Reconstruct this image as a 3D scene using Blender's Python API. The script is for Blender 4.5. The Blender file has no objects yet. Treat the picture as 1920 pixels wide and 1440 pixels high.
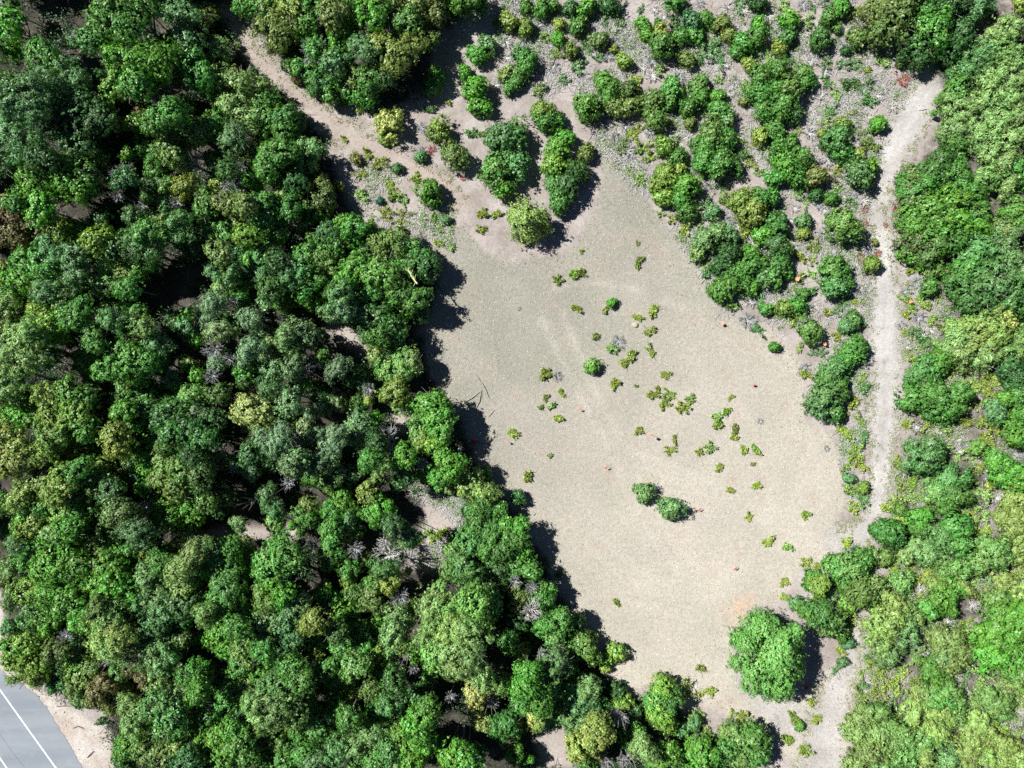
import bpy, math, random
import numpy as np
from collections import Counter, defaultdict
from mathutils import Vector

# ---------------------------------------------------------------- camera, light, exposure
scene = bpy.context.scene
C = scene.collection
CAM_H = 68.0
HFOV = math.radians(66.0)
S = 2 * CAM_H * math.tan(HFOV / 2) / 1920.0          # metres on the ground per photo pixel
cam = bpy.data.cameras.new('camera')
cam.sensor_fit = 'HORIZONTAL'; cam.angle = HFOV; cam.clip_start = 0.5; cam.clip_end = 1500
cam_o = bpy.data.objects.new('camera', cam); C.objects.link(cam_o)
cam_o.location = (0, 0, CAM_H)
scene.camera = cam_o

SUN_EL = math.radians(48.0)
SHADOW = Vector((0.90, -0.43, 0)).normalized()        # way the shadows fall on the ground
sun_dir = Vector((-SHADOW.x * math.cos(SUN_EL), -SHADOW.y * math.cos(SUN_EL), math.sin(SUN_EL)))
sun = bpy.data.lights.new('sun', 'SUN'); sun.energy = 5.0; sun.angle = math.radians(0.5); sun.color = (1.0, 0.975, 0.935)
sun_o = bpy.data.objects.new('sun', sun); C.objects.link(sun_o)
sun_o.rotation_euler = (-sun_dir).to_track_quat('-Z', 'Y').to_euler()
sun_o.location = sun_dir * 120

world = bpy.data.worlds.new('World'); scene.world = world; world.use_nodes = True
wn = world.node_tree; wn.nodes.clear()
sky = wn.nodes.new('ShaderNodeTexSky'); sky.sky_type = 'NISHITA'; sky.sun_disc = False
sky.air_density = 0.4; sky.dust_density = 0.05; sky.ozone_density = 2.0
sky.sun_elevation = SUN_EL; sky.sun_rotation = math.atan2(sun_dir.x, sun_dir.y)
bg = wn.nodes.new('ShaderNodeBackground'); bg.inputs[1].default_value = 0.05
wo = wn.nodes.new('ShaderNodeOutputWorld')
wn.links.new(sky.outputs[0], bg.inputs[0]); wn.links.new(bg.outputs[0], wo.inputs[0])

vs = scene.view_settings
vs.view_transform = 'Standard'; vs.look = 'None'; vs.exposure = 0.9; vs.gamma = 1.0; vs.use_curve_mapping = False
cy = scene.cycles
cy.max_bounces = 4; cy.diffuse_bounces = 2; cy.glossy_bounces = 1; cy.transmission_bounces = 2
cy.use_denoising = False

# ---------------------------------------------------------------- helpers
def ground_at(px, py, z=0.0):
    k = S * (CAM_H - z) / CAM_H
    return (px - 960) * k, (720 - py) * k

def link(o, parent=None):
    C.objects.link(o)
    if parent is not None: o.parent = parent
    return o

def tag(o, label=None, cat=None, group=None, kind=None):
    if label: o['label'] = label
    if cat: o['category'] = cat
    if group: o['group'] = group
    if kind: o['kind'] = kind
    return o

def mesh_np(name, V, F, mats, fattr=None, fmat=None, smooth=False):
    """V n x 3, F m x 4 (quads) or m x 3."""
    me = bpy.data.meshes.new(name)
    V = np.asarray(V, dtype=np.float32); F = np.asarray(F, dtype=np.int32)
    n, k = F.shape
    me.vertices.add(len(V)); me.vertices.foreach_set('co', V.ravel())
    me.loops.add(n * k); me.loops.foreach_set('vertex_index', F.ravel())
    me.polygons.add(n)
    me.polygons.foreach_set('loop_start', np.arange(0, n * k, k, dtype=np.int32))
    me.polygons.foreach_set('loop_total', np.full(n, k, dtype=np.int32))
    for m in mats: me.materials.append(m)
    if fmat is not None: me.polygons.foreach_set('material_index', np.asarray(fmat, dtype=np.int32))
    if smooth: me.polygons.foreach_set('use_smooth', np.ones(n, dtype=bool))
    me.update(calc_edges=True)
    if fattr is not None:
        a = me.attributes.new('v', 'FLOAT', 'FACE'); a.data.foreach_set('value', np.asarray(fattr, dtype=np.float32))
    return me

def unit(a):
    return a / np.maximum(np.linalg.norm(a, axis=-1, keepdims=True), 1e-9)

def leaves(P, N, L, W, rng):
    """diamond shaped leaf sprays at P facing N."""
    n = len(P)
    t = unit(np.cross(N, rng.normal(size=(n, 3)))); b = np.cross(N, t)
    s = rng.uniform(0.65, 1.35, (n, 1)); L = L * s; W = W * s
    up = N * W * 0.22
    V = np.stack([P + t * L / 2, P + b * W / 2 + up, P - t * L / 2, P - b * W / 2 + up], 1).reshape(-1, 3)
    return V, np.arange(4 * n).reshape(-1, 4)

def sticks(A, B, ra, rb, rng, sides=3):
    """open tapering prisms from A to B."""
    n = len(A); d = unit(B - A)
    t = unit(np.cross(d, rng.normal(size=(n, 3)))); b = np.cross(d, t)
    ring = []
    for P, r in ((A, ra), (B, rb)):
        for k in range(sides):
            a = 2 * math.pi * k / sides
            ring.append(P + (t * math.cos(a) + b * math.sin(a)) * np.reshape(r, (-1, 1)))
    V = np.stack(ring, 1).reshape(-1, 3)
    base = (np.arange(n) * 2 * sides)[:, None, None]
    q = np.array([[k, (k + 1) % sides, sides + (k + 1) % sides, sides + k] for k in range(sides)])[None]
    return V, (base + q).reshape(-1, 4)

def join(parts):
    V, F, o = [], [], 0
    for v, f in parts:
        V.append(v); F.append(f + o); o += len(v)
    return np.concatenate(V), np.concatenate(F)

# ---------------------------------------------------------------- materials
def nodes_of(name):
    m = bpy.data.materials.new(name); m.use_nodes = True
    nt = m.node_tree; nt.nodes.clear()
    out = nt.nodes.new('ShaderNodeOutputMaterial')
    return m, nt, out

def N_(nt, t, **kw):
    n = nt.nodes.new(t)
    for k, v in kw.items(): setattr(n, k, v)
    return n

def mathn(nt, op, a, b=None, c=None, clamp=False):
    n = N_(nt, 'ShaderNodeMath', operation=op); n.use_clamp = clamp
    for i, x in enumerate((a, b, c)):
        if x is None: continue
        if isinstance(x, (int, float)): n.inputs[i].default_value = x
        else: nt.links.new(x, n.inputs[i])
    return n.outputs[0]

def mixc(nt, fac, a, b, blend='MIX'):
    n = N_(nt, 'ShaderNodeMix', data_type='RGBA', blend_type=blend)
    for i, x in ((0, fac), (6, a), (7, b)):
        if isinstance(x, (int, float)): n.inputs[i].default_value = x
        elif isinstance(x, tuple): n.inputs[i].default_value = (*x, 1)
        else: nt.links.new(x, n.inputs[i])
    return n.outputs[2]

def ramp(nt, v, lo, hi):
    n = N_(nt, 'ShaderNodeMapRange', interpolation_type='SMOOTHSTEP')
    nt.links.new(v, n.inputs[0]); n.inputs[1].default_value = lo; n.inputs[2].default_value = hi
    return n.outputs[0]

def noise(nt, vec, scale, detail=3, rough=0.55, out=0):
    n = N_(nt, 'ShaderNodeTexNoise'); n.inputs['Scale'].default_value = scale
    n.inputs['Detail'].default_value = detail; n.inputs['Roughness'].default_value = rough
    nt.links.new(vec, n.inputs['Vector'])
    return n.outputs[out]

def leaf_material():
    m, nt, out = nodes_of('foliage')
    oi = N_(nt, 'ShaderNodeObjectInfo'); at = N_(nt, 'ShaderNodeAttribute', attribute_name='v')
    hs = N_(nt, 'ShaderNodeHueSaturation')
    nt.links.new(oi.outputs['Color'], hs.inputs['Color'])
    v = at.outputs['Fac']
    hue = mathn(nt, 'ADD', mathn(nt, 'MULTIPLY', v, 0.05), 0.475)
    hue = mathn(nt, 'ADD', hue, mathn(nt, 'MULTIPLY', mathn(nt, 'SUBTRACT', oi.outputs['Random'], 0.5), 0.02))
    nt.links.new(hue, hs.inputs['Hue'])
    val = mathn(nt, 'ADD', mathn(nt, 'MULTIPLY', mathn(nt, 'FRACT', mathn(nt, 'MULTIPLY', v, 7.31)), 0.5), 0.75)
    val = mathn(nt, 'MULTIPLY', val, mathn(nt, 'ADD', mathn(nt, 'MULTIPLY', oi.outputs['Random'], 0.3), 0.85))
    nt.links.new(val, hs.inputs['Value'])
    p = N_(nt, 'ShaderNodeBsdfPrincipled')
    nt.links.new(hs.outputs[0], p.inputs['Base Color'])
    p.inputs['Roughness'].default_value = 0.48; p.inputs['Specular IOR Level'].default_value = 0.5
    tr = N_(nt, 'ShaderNodeBsdfTranslucent')
    nt.links.new(mixc(nt, 1.0, hs.outputs[0], (1.0, 1.0, 0.45), 'MULTIPLY'), tr.inputs['Color'])
    mx = N_(nt, 'ShaderNodeMixShader'); mx.inputs[0].default_value = 0.18
    nt.links.new(p.outputs[0], mx.inputs[1]); nt.links.new(tr.outputs[0], mx.inputs[2])
    nt.links.new(mx.outputs[0], out.inputs[0])
    return m

def tone_material(name, rough=0.85, var=0.5):
    """bark, twigs, cloth: the object's own tone, mottled."""
    m, nt, out = nodes_of(name)
    oi = N_(nt, 'ShaderNodeObjectInfo'); at = N_(nt, 'ShaderNodeAttribute', attribute_name='v')
    tc = N_(nt, 'ShaderNodeTexCoord')
    f = mathn(nt, 'ADD', mathn(nt, 'MULTIPLY', at.outputs['Fac'], var), 1.0 - var / 2)
    f = mathn(nt, 'MULTIPLY', f, mathn(nt, 'ADD', mathn(nt, 'MULTIPLY', noise(nt, tc.outputs['Object'], 9), 0.5), 0.75))
    p = N_(nt, 'ShaderNodeBsdfPrincipled')
    sc = N_(nt, 'ShaderNodeVectorMath', operation='SCALE')
    nt.links.new(oi.outputs['Color'], sc.inputs[0]); nt.links.new(f, sc.inputs['Scale'])
    nt.links.new(sc.outputs[0], p.inputs['Base Color'])
    p.inputs['Roughness'].default_value = rough; p.inputs['Specular IOR Level'].default_value = 0.2
    nt.links.new(p.outputs[0], out.inputs[0])
    return m

def bark_material():
    m, nt, out = nodes_of('bark')
    tc = N_(nt, 'ShaderNodeTexCoord')
    p = N_(nt, 'ShaderNodeBsdfPrincipled')
    nt.links.new(mixc(nt, noise(nt, tc.outputs['Object'], 8, 4), (0.13, 0.115, 0.10), (0.33, 0.31, 0.29)), p.inputs['Base Color'])
    p.inputs['Roughness'].default_value = 0.9
    nt.links.new(p.outputs[0], out.inputs[0])
    return m

M_LEAF = leaf_material()
M_TWIG = tone_material('dry_wood')
M_CLOTH = tone_material('cloth', 0.7, 0.2)
M_BARK = bark_material()

TONE = {'d': (0.034, 0.105, 0.032), 'm': (0.084, 0.240, 0.047), 'b': (0.112, 0.325, 0.040), 'y': (0.300, 0.385, 0.075),
        'o': (0.165, 0.225, 0.066), 'c': (0.112, 0.250, 0.108), 'p': (0.230, 0.385, 0.135), 'r': (0.170, 0.135, 0.055),
        'k': (0.400, 0.450, 0.135), 't': (0.030, 0.130, 0.085), 'g': (0.330, 0.345, 0.350), 'w': (0.520, 0.510, 0.490), 'x': (0.360, 0.130, 0.115)}
TONE_WORD = {'d': 'dark green', 'm': 'mid green', 'b': 'bright green', 'y': 'yellowish green', 'o': 'olive', 'c': 'cool green', 'p': 'pale green',
             'r': 'russet', 'k': 'golden yellow', 't': 'teal green', 'g': 'grey', 'w': 'bleached', 'x': 'dry red'}

def tone(code):
    a = np.array(TONE[code[0]])
    if len(code) > 1:
        w = 0.22 if code[1] == 'g' and code[0] not in 'gw' else 0.38
        a = a * (1 - w) + np.array(TONE[code[1]]) * w
    if code[0] in 'dbcpoy': a = a * 0.82 + np.array(TONE['m']) * 0.18
    if code[0] in 'dbmcpo': a = a * np.array([1.16, 1.10, 1.0])
    return (float(a[0]), float(a[1]), float(a[2]), 1.0)

# ---------------------------------------------------------------- survey of the plants
# each token: picture x, picture y, crown radius (all in photo pixels), foliage tone
WOOD = """
20,45,28,b 150,10,25,m 225,15,38,m 272,15,28,m 338,32,38,c 392,30,22,o 458,12,22,m 237,57,34,m 195,57,26,m 175,78,24,md 115,65,20,c 88,108,32,m 138,80,25,cd
262,125,38,b 300,128,34,b 225,155,26,b 262,160,28,m 355,108,34,b 375,140,34,m 348,85,28,c 410,95,26,p 445,85,22,p 228,178,12,r 265,207,9,r
112,155,42,c 70,170,36,c 15,150,32,p 148,160,30,c 25,95,18,b 150,215,44,dc 190,225,38,d 120,230,36,d 145,262,38,dc 70,205,30,cd 30,190,28,cd 25,250,36,c 55,270,34,cd 15,300,26,c 85,300,30,d 178,290,30,d
322,215,30,m 350,200,13,y 308,220,18,b 288,237,20,m 258,230,15,b 322,250,28,o 368,250,26,om 398,240,24,m 325,285,28,om 295,285,16,m 240,288,17,b 270,275,16,m
452,175,48,p 465,225,44,p 425,195,26,p 475,145,34,c 440,255,26,c 75,345,38,b 122,330,38,b 145,345,32,b 165,335,24,m 208,335,9,m 288,320,16,m 295,348,18,c 318,350,16,m 350,352,20,y 425,280,18,o 403,345,12,y 396,297,12,c 472,300,18,o 475,342,14,b
517,45,34,o 525,72,36,o 495,12,25,m 555,12,28,yo 590,15,26,m 625,30,25,o 660,20,30,m 703,20,28,b 745,18,34,o 790,15,34,o 818,25,20,o 637,70,22,b 562,60,18,b 580,45,15,m 718,50,20,m 765,42,24,m 752,72,25,p 680,92,30,c 742,108,40,yo 797,75,22,o 777,87,20,c 620,108,16,b
630,122,26,c 588,138,24,m 560,130,18,m 545,115,20,d 556,147,12,r 600,162,20,d 620,158,22,mb 665,142,22,o 650,162,22,m 695,155,26,db 680,177,26,bd 620,180,16,m 697,203,11,t 725,145,20,d 585,172,15,m
870,4,26,bm 893,4,28,d 842,5,18,m 820,140,14,b 815,160,17,m
517,172,44,pc 567,215,26,d 560,237,28,d 537,222,26,md 505,225,28,m 495,195,24,m 530,250,20,m 548,262,18,bd 578,283,25,cp 567,310,28,m 530,288,24,m 505,290,22,m 500,318,24,m 530,335,18,m 555,340,20,d 602,350,22,o 634,348,9,y
25,407,34,r 70,417,26,rd 30,440,24,ro 32,380,20,m 82,390,26,b 118,437,22,by 150,437,18,m 185,420,18,cm 185,452,24,by 50,495,22,bc 112,475,32,c 88,500,28,m 140,485,26,c 105,530,34,cp 125,555,30,cp 85,550,24,c 140,510,24,c 195,500,34,cp 200,532,26,pc 245,490,15,y 265,455,32,cm 232,465,28,cm 270,490,26,m 245,515,24,om 240,540,20,m 275,435,22,m
30,530,22,b 48,525,22,b 5,515,18,ym 45,548,18,m 15,567,26,p 12,592,22,p 22,612,12,yr 88,592,28,by 112,612,32,by 140,600,24,m 70,580,16,y 150,580,20,m 38,648,38,p 55,677,30,p 15,677,30,p 62,630,24,pm 20,710,26,cp
197,575,16,o 232,570,14,m 210,600,22,cm 240,612,24,dm 258,590,14,m 270,612,22,pm 172,622,14,c 180,642,20,m 158,665,16,m 272,638,32,cp 255,655,26,cp 295,648,24,c 242,682,34,mb 270,678,32,m 220,692,20,m 250,710,24,op 195,697,16,m 160,685,14,m 300,685,16,m 320,710,16,c 225,658,20,m
250,405,16,c 278,370,10,m 312,382,12,c 282,405,16,p 302,422,14,p 335,415,20,cm 388,385,22,m 425,385,20,o 400,425,20,m 425,435,16,m 340,447,18,c 310,445,10,m 462,440,20,by 412,478,20,op 458,475,12,d 438,478,14,d 400,510,22,c 420,535,18,p 435,520,16,c 462,510,16,d 455,540,18,m 470,490,14,b 462,385,20,op 445,410,16,o
398,572,20,c 410,622,22,pc 390,600,16,c 345,592,16,m 350,615,14,c 365,635,12,b 410,675,18,c 350,680,12,yp 370,702,12,b 470,597,20,cp 470,655,22,cp 458,700,14,m
495,385,24,m 525,375,20,p 542,392,20,md 607,375,26,od 580,390,14,bd 502,405,18,m 522,432,20,bp 510,447,16,m 570,425,10,y 540,408,12,o 590,405,16,m 488,418,18,m 490,485,22,cb 492,510,20,c 650,425,22,b 665,430,24,m 655,448,18,bm 695,435,13,m
592,452,16,m 625,468,20,m 575,478,20,m 600,490,28,mo 740,457,34,om 717,460,22,op 787,480,28,md 802,500,24,d 755,482,28,m 780,505,26,md 687,475,16,c 670,502,26,bm 710,515,30,bp 737,525,18,m 650,520,18,b 620,510,20,mo 567,510,20,cm 588,525,20,m 577,540,20,m 562,562,18,o 595,567,18,b 635,555,28,cm 660,555,24,m 617,548,16,m 692,552,18,m 642,580,24,cm 620,585,20,m 647,602,18,yb 665,585,16,m 700,580,26,md 715,598,26,dm 685,592,18,m 750,552,24,m 762,572,22,b 777,560,22,m 787,578,22,d 760,590,12,b 755,520,20,d
735,620,24,dm 712,630,20,m 730,642,20,dm 680,637,16,m 697,648,18,m 752,670,30,pb 742,697,28,pb 772,677,20,p 720,692,20,m 705,667,14,o 537,642,24,cp 570,632,28,mc 562,615,20,c 505,655,20,pc 620,642,20,cm 550,690,20,m 510,692,20,m 635,672,22,cd 605,663,20,m 630,695,20,cd 655,692,18,d 490,630,18,m
525,490,20,d 505,540,22,dm 542,522,20,cd 530,560,20,m 505,565,16,m
15,737,24,pm 40,740,22,m 105,757,34,my 132,745,32,mb 108,790,30,my 140,782,30,my 155,757,26,md 160,802,22,m 105,820,26,om 130,820,22,ym 18,785,28,b 40,785,22,b 5,760,22,b 65,775,18,pm
15,832,28,oy 38,840,26,oy 25,865,26,oy 50,860,22,or 85,852,20,ym 122,852,16,cd 105,865,18,b 140,850,16,py 160,847,18,yp 175,825,16,bc 180,802,14,d 180,840,18,m 217,820,24,yo 220,842,20,y 232,770,20,bm 270,765,26,mc 250,787,22,m 310,782,26,dc 335,765,24,dm 315,750,16,yp 358,742,24,pm 375,772,24,cd 400,790,26,dc 325,812,26,dm 355,808,24,d 380,825,24,dm 295,802,18,m 262,820,16,d 262,845,14,bd 290,835,14,m 315,830,20,do 240,742,24,m 270,735,22,m 245,725,18,p
277,862,16,b 275,880,12,b 237,875,18,om 257,890,18,c 275,910,14,bm 320,865,28,po 305,895,24,po 342,880,24,om 375,890,24,do 362,860,22,d 332,915,24,om 367,915,20,m 390,875,18,m 415,860,16,pm 385,935,20,mp 310,940,18,o 300,957,16,b 318,972,22,bm 350,957,22,bm 358,978,20,b
170,885,26,ym 145,880,22,m 200,870,18,dm 187,905,24,co 160,910,22,yp 120,902,26,my 62,912,28,py 42,930,22,py 88,900,22,op 105,927,24,ym 140,932,22,om 62,952,26,bm 88,945,22,m 150,960,26,m 118,960,22,my 175,940,18,m 212,920,22,dc 70,982,24,ym 45,982,20,b 135,990,22,bd 105,1002,22,pm 162,982,20,dm
225,960,30,oc 250,995,26,cd 265,1010,24,dc 240,975,24,o 200,990,12,b 178,1017,16,po 205,1017,16,m 225,1040,18,bd 250,1035,14,m 272,1030,10,y 35,1017,22,c 50,1042,24,m 108,1045,38,b 130,1040,32,b 95,1065,28,bm 150,1065,26,bd 210,1062,26,bm 250,1070,14,m 30,1065,26,pc 280,1068,18,pb 300,1052,20,m 345,1005,16,om 320,1042,18,b 362,1040,24,po 338,1065,24,po 390,1020,22,cm 412,1015,18,mb 440,1010,16,bm 435,1035,20,m 408,1045,24,mc 460,1030,16,o 438,1062,22,m 468,1068,16,m 388,1068,20,m
470,775,28,kp 462,802,18,p 472,852,22,dc 468,882,14,c 445,980,12,cp
505,728,20,cd 495,775,24,kp 490,800,22,py 565,725,18,bp 545,757,22,m 540,787,16,ym 597,765,18,cp 600,735,16,d 635,752,16,p 575,800,14,pr 692,750,8,y 675,802,24,m 695,792,18,b 662,820,16,mc 530,812,22,co 500,825,20,cd 515,837,20,c 590,820,20,c 625,832,22,cm 628,812,14,c 545,875,20,m 592,870,20,cp 588,895,18,m 620,865,20,m 660,890,16,m 562,860,16,m 610,900,14,p 630,902,12,md 505,870,16,d 707,892,12,pm 720,867,14,pm 757,857,20,b
740,735,24,ym 750,752,18,p 805,760,30,bm 787,782,26,m 822,782,28,bm 797,807,26,mp 827,812,22,bm 792,827,20,ym 817,837,18,by 775,802,14,p 845,870,26,b 830,860,16,bm 822,892,18,bm 805,887,14,m 822,915,16,bp 880,905,28,py 900,920,26,py 870,925,24,p 855,940,16,yp 842,917,16,p 910,890,14,m 912,945,22,md 900,957,22,m 937,955,16,m 880,957,18,dc
865,995,22,cm 922,1000,28,md 947,987,18,bm 892,985,20,m 880,1032,34,mc 852,1037,24,mp 912,1027,28,m 942,1032,22,md 905,1057,28,mc 875,1065,26,mc 930,1062,22,cd 850,1070,16,op 950,1008,20,m
642,935,18,b 648,952,18,bm 685,920,14,yo 695,932,14,om 717,950,18,b 700,965,18,mb 667,965,18,m 575,950,16,o 620,957,16,m 502,932,20,c 512,952,18,c 518,975,14,p 575,970,18,m 547,985,16,b 565,995,16,m 620,990,18,m 650,982,14,c 645,1002,14,o 620,1015,16,m 522,1010,14,cb 527,1052,36,bc 505,1055,28,bc 545,1045,24,bc 620,1035,20,m 655,1065,18,m 680,1052,14,yo 717,1065,20,cm 767,1070,14,py 617,1055,14,m
972,932,14,d 975,990,20,bm 967,1015,20,m 977,1037,22,bm 970,1057,22,m 992,1070,18,m
50,1205,36,by 40,1240,32,by 70,1250,34,by 30,1215,24,b 25,1172,20,cm 22,1125,20,co 15,1085,20,o 38,1102,22,om 70,1110,28,my 70,1145,28,mc 100,1105,28,bm 100,1145,26,mb 95,1170,18,b 135,1125,28,bd 120,1092,26,b 155,1145,22,bm 162,1170,18,b 142,1170,12,b 185,1137,20,od 190,1097,26,b 217,1095,30,b 240,1107,24,bm 205,1117,22,b 217,1147,34,pm 200,1162,26,py 220,1182,26,py 195,1192,26,py 225,1212,24,py 210,1225,18,p 280,1092,26,cp 287,1125,34,cp 312,1142,26,c 262,1130,22,c 292,1167,24,cd 312,1180,28,dc 262,1172,12,c 282,1192,22,c 287,1222,34,cp 312,1222,26,cm 305,1242,26,cp
345,1102,26,op 375,1095,24,do 350,1137,24,dc 385,1150,20,pm 420,1100,30,cb 412,1130,22,bc 458,1140,26,bm 415,1185,26,b 445,1180,22,m 370,1197,10,m 425,1210,20,bm 462,1220,24,om 375,1252,26,bm 388,1270,26,b 360,1270,22,m 420,1260,24,md 450,1250,20,m 438,1287,22,m 462,1270,18,po 300,1285,18,p 342,1292,18,pc 375,1295,20,bm 425,1310,22,m
167,1217,18,my 145,1225,18,m 170,1255,18,om 140,1252,16,bo 108,1220,22,od 118,1250,18,d 140,1200,16,cd 160,1272,16,o 220,1265,16,bc 255,1252,16,ro 275,1270,16,ro 200,1282,18,ro 185,1297,20,ro 225,1287,16,o 238,1297,14,ro 205,1312,18,or 108,1280,18,mc 138,1290,18,oc 148,1312,14,co 170,1312,16,od 205,1330,12,p
245,1320,20,p 262,1335,24,pc 250,1360,24,p 270,1367,20,bp 305,1325,26,mc 325,1342,28,mc 318,1365,22,m 355,1355,18,p 370,1372,14,py 292,1370,14,c 238,1400,22,bm 235,1425,22,dm 262,1397,20,bm 288,1412,24,od 320,1417,28,od 350,1425,24,d 338,1400,16,o 380,1392,18,b 410,1380,20,b 438,1367,20,mb 400,1412,26,by 430,1410,24,bm 455,1385,22,m 462,1417,22,m 412,1435,20,b 470,1320,20,pm
512,1090,22,b 505,1122,26,om 530,1112,20,b 562,1130,22,cp 545,1140,16,c 505,1162,22,cp 537,1170,26,c 585,1165,22,oy 512,1200,30,c 550,1190,24,cd 495,1220,20,m 580,1197,14,d 597,1210,12,y 592,1227,10,y 607,1107,14,b 620,1120,14,m 642,1145,18,b 655,1090,12,yb 670,1112,16,db 700,1125,24,od 667,1150,12,m 615,1137,12,cd 700,1095,14,m 732,1090,20,y 720,1152,12,b 702,1175,12,m 680,1177,12,m 655,1177,13,m 642,1215,18,m 657,1230,14,b 670,1195,12,d 685,1215,12,m 712,1230,14,by 707,1207,10,m 720,1245,9,b 737,1242,9,b
767,1135,14,o 755,1157,24,pc 735,1192,26,pc 750,1210,18,py 780,1227,14,b 817,1125,30,p 842,1142,36,pb 885,1130,34,bp 905,1112,26,p 810,1145,26,p 805,1192,30,pb 842,1185,32,py 875,1185,34,p 890,1162,30,bp 817,1227,26,bp 850,1220,28,p 880,1220,24,pc 855,1250,26,p 885,1245,20,bp 917,1137,24,m 905,1270,22,p 937,1277,22,bp 890,1300,24,k 872,1325,22,k 892,1340,24,k 905,1355,16,kp
495,1260,22,bm 552,1255,24,m 565,1277,22,m 525,1267,20,dm 512,1287,26,mc 535,1297,26,m 495,1310,24,pc 522,1322,30,pc 552,1342,20,mp 495,1345,24,p 575,1315,20,m 610,1252,20,m 640,1267,20,cm 665,1250,24,mp 635,1287,16,m 657,1297,18,py 650,1320,16,p 627,1315,16,m 697,1292,18,mo 737,1277,22,dm 722,1265,16,m 652,1345,22,m 730,1320,22,cm 742,1330,18,m 710,1340,22,m 692,1372,24,pc 720,1362,20,m 747,1377,18,bo 767,1360,16,b 787,1365,24,bm 802,1322,28,bd 820,1320,20,b 797,1290,14,d 792,1342,22,b 775,1305,14,d
602,1360,24,cb 560,1375,16,m 512,1387,24,my 537,1402,20,m 588,1390,16,b 630,1405,24,cm 667,1397,24,pc 697,1402,20,om 675,1417,18,bc 705,1425,20,m 730,1405,22,mc 735,1430,22,pc 772,1397,28,b 767,1425,26,b 797,1395,16,b 567,1417,20,m 530,1427,20,m 592,1427,20,c 495,1425,18,m 850,1422,26,b 875,1425,26,bm 892,1410,16,m 825,1387,8,m 937,1367,20,md 942,1390,20,bm 952,1355,20,dm 955,1417,14,b
970,1122,18,yp 1020,1102,16,m 1020,1125,20,m 1027,1140,16,b 1022,1172,22,m 1047,1162,24,m 1070,1165,22,dm 1042,1190,20,mp 1095,1215,30,mo 1077,1210,24,m 1112,1195,10,y 970,1167,18,d 975,1215,14,oy 992,1190,16,d 1152,1222,18,yb 1135,1252,9,y 1132,1237,12,b 1110,1267,6,b 1027,1255,34,cb 1042,1242,24,c 1017,1277,22,cb 1067,1255,16,b 1067,1275,11,b 990,1255,20,bm 982,1287,24,bm 980,1312,22,m 1010,1317,24,mb 1035,1295,14,b 1047,1312,14,b
1075,1300,26,cm 1105,1287,24,pc 1090,1317,28,c 1110,1330,22,cm 1067,1332,26,cp 1095,1350,24,cm 1012,1357,18,yp 1000,1345,14,k 1027,1345,14,c 1120,1357,22,yo 1105,1380,26,yk 1090,1397,24,yk 1130,1382,18,yo 1077,1412,12,y 1115,1397,18,k 1165,1320,18,by 1155,1295,18,d 1145,1325,14,m 1185,1332,16,c 1160,1357,20,d 1180,1355,14,m 1200,1380,18,bp 1205,1402,22,p 1180,1385,18,m
1242,1292,26,by 1230,1315,26,m 1255,1312,26,md 1237,1340,24,by 1252,1355,20,by 1275,1367,14,cm 1300,1357,14,c 1390,1387,38,mp 1360,1380,20,yp 1410,1380,30,m 1385,1415,34,mp 1417,1410,26,m 1365,1405,20,m 1310,1400,22,b 1292,1420,26,b 1322,1417,26,bm 1242,1422,24,b 1257,1405,16,b 1265,1430,20,m 1230,1430,18,m 1350,1425,18,dm 967,1412,18,b 992,1425,20,b 965,1357,18,b 1540,1150,34,md 1557,1162,28,mo 1515,1147,22,bm 1542,1122,18,c 1535,1100,20,yb 1522,1087,18,m 1492,1132,14,c 1575,1185,16,bd
"""
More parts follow.
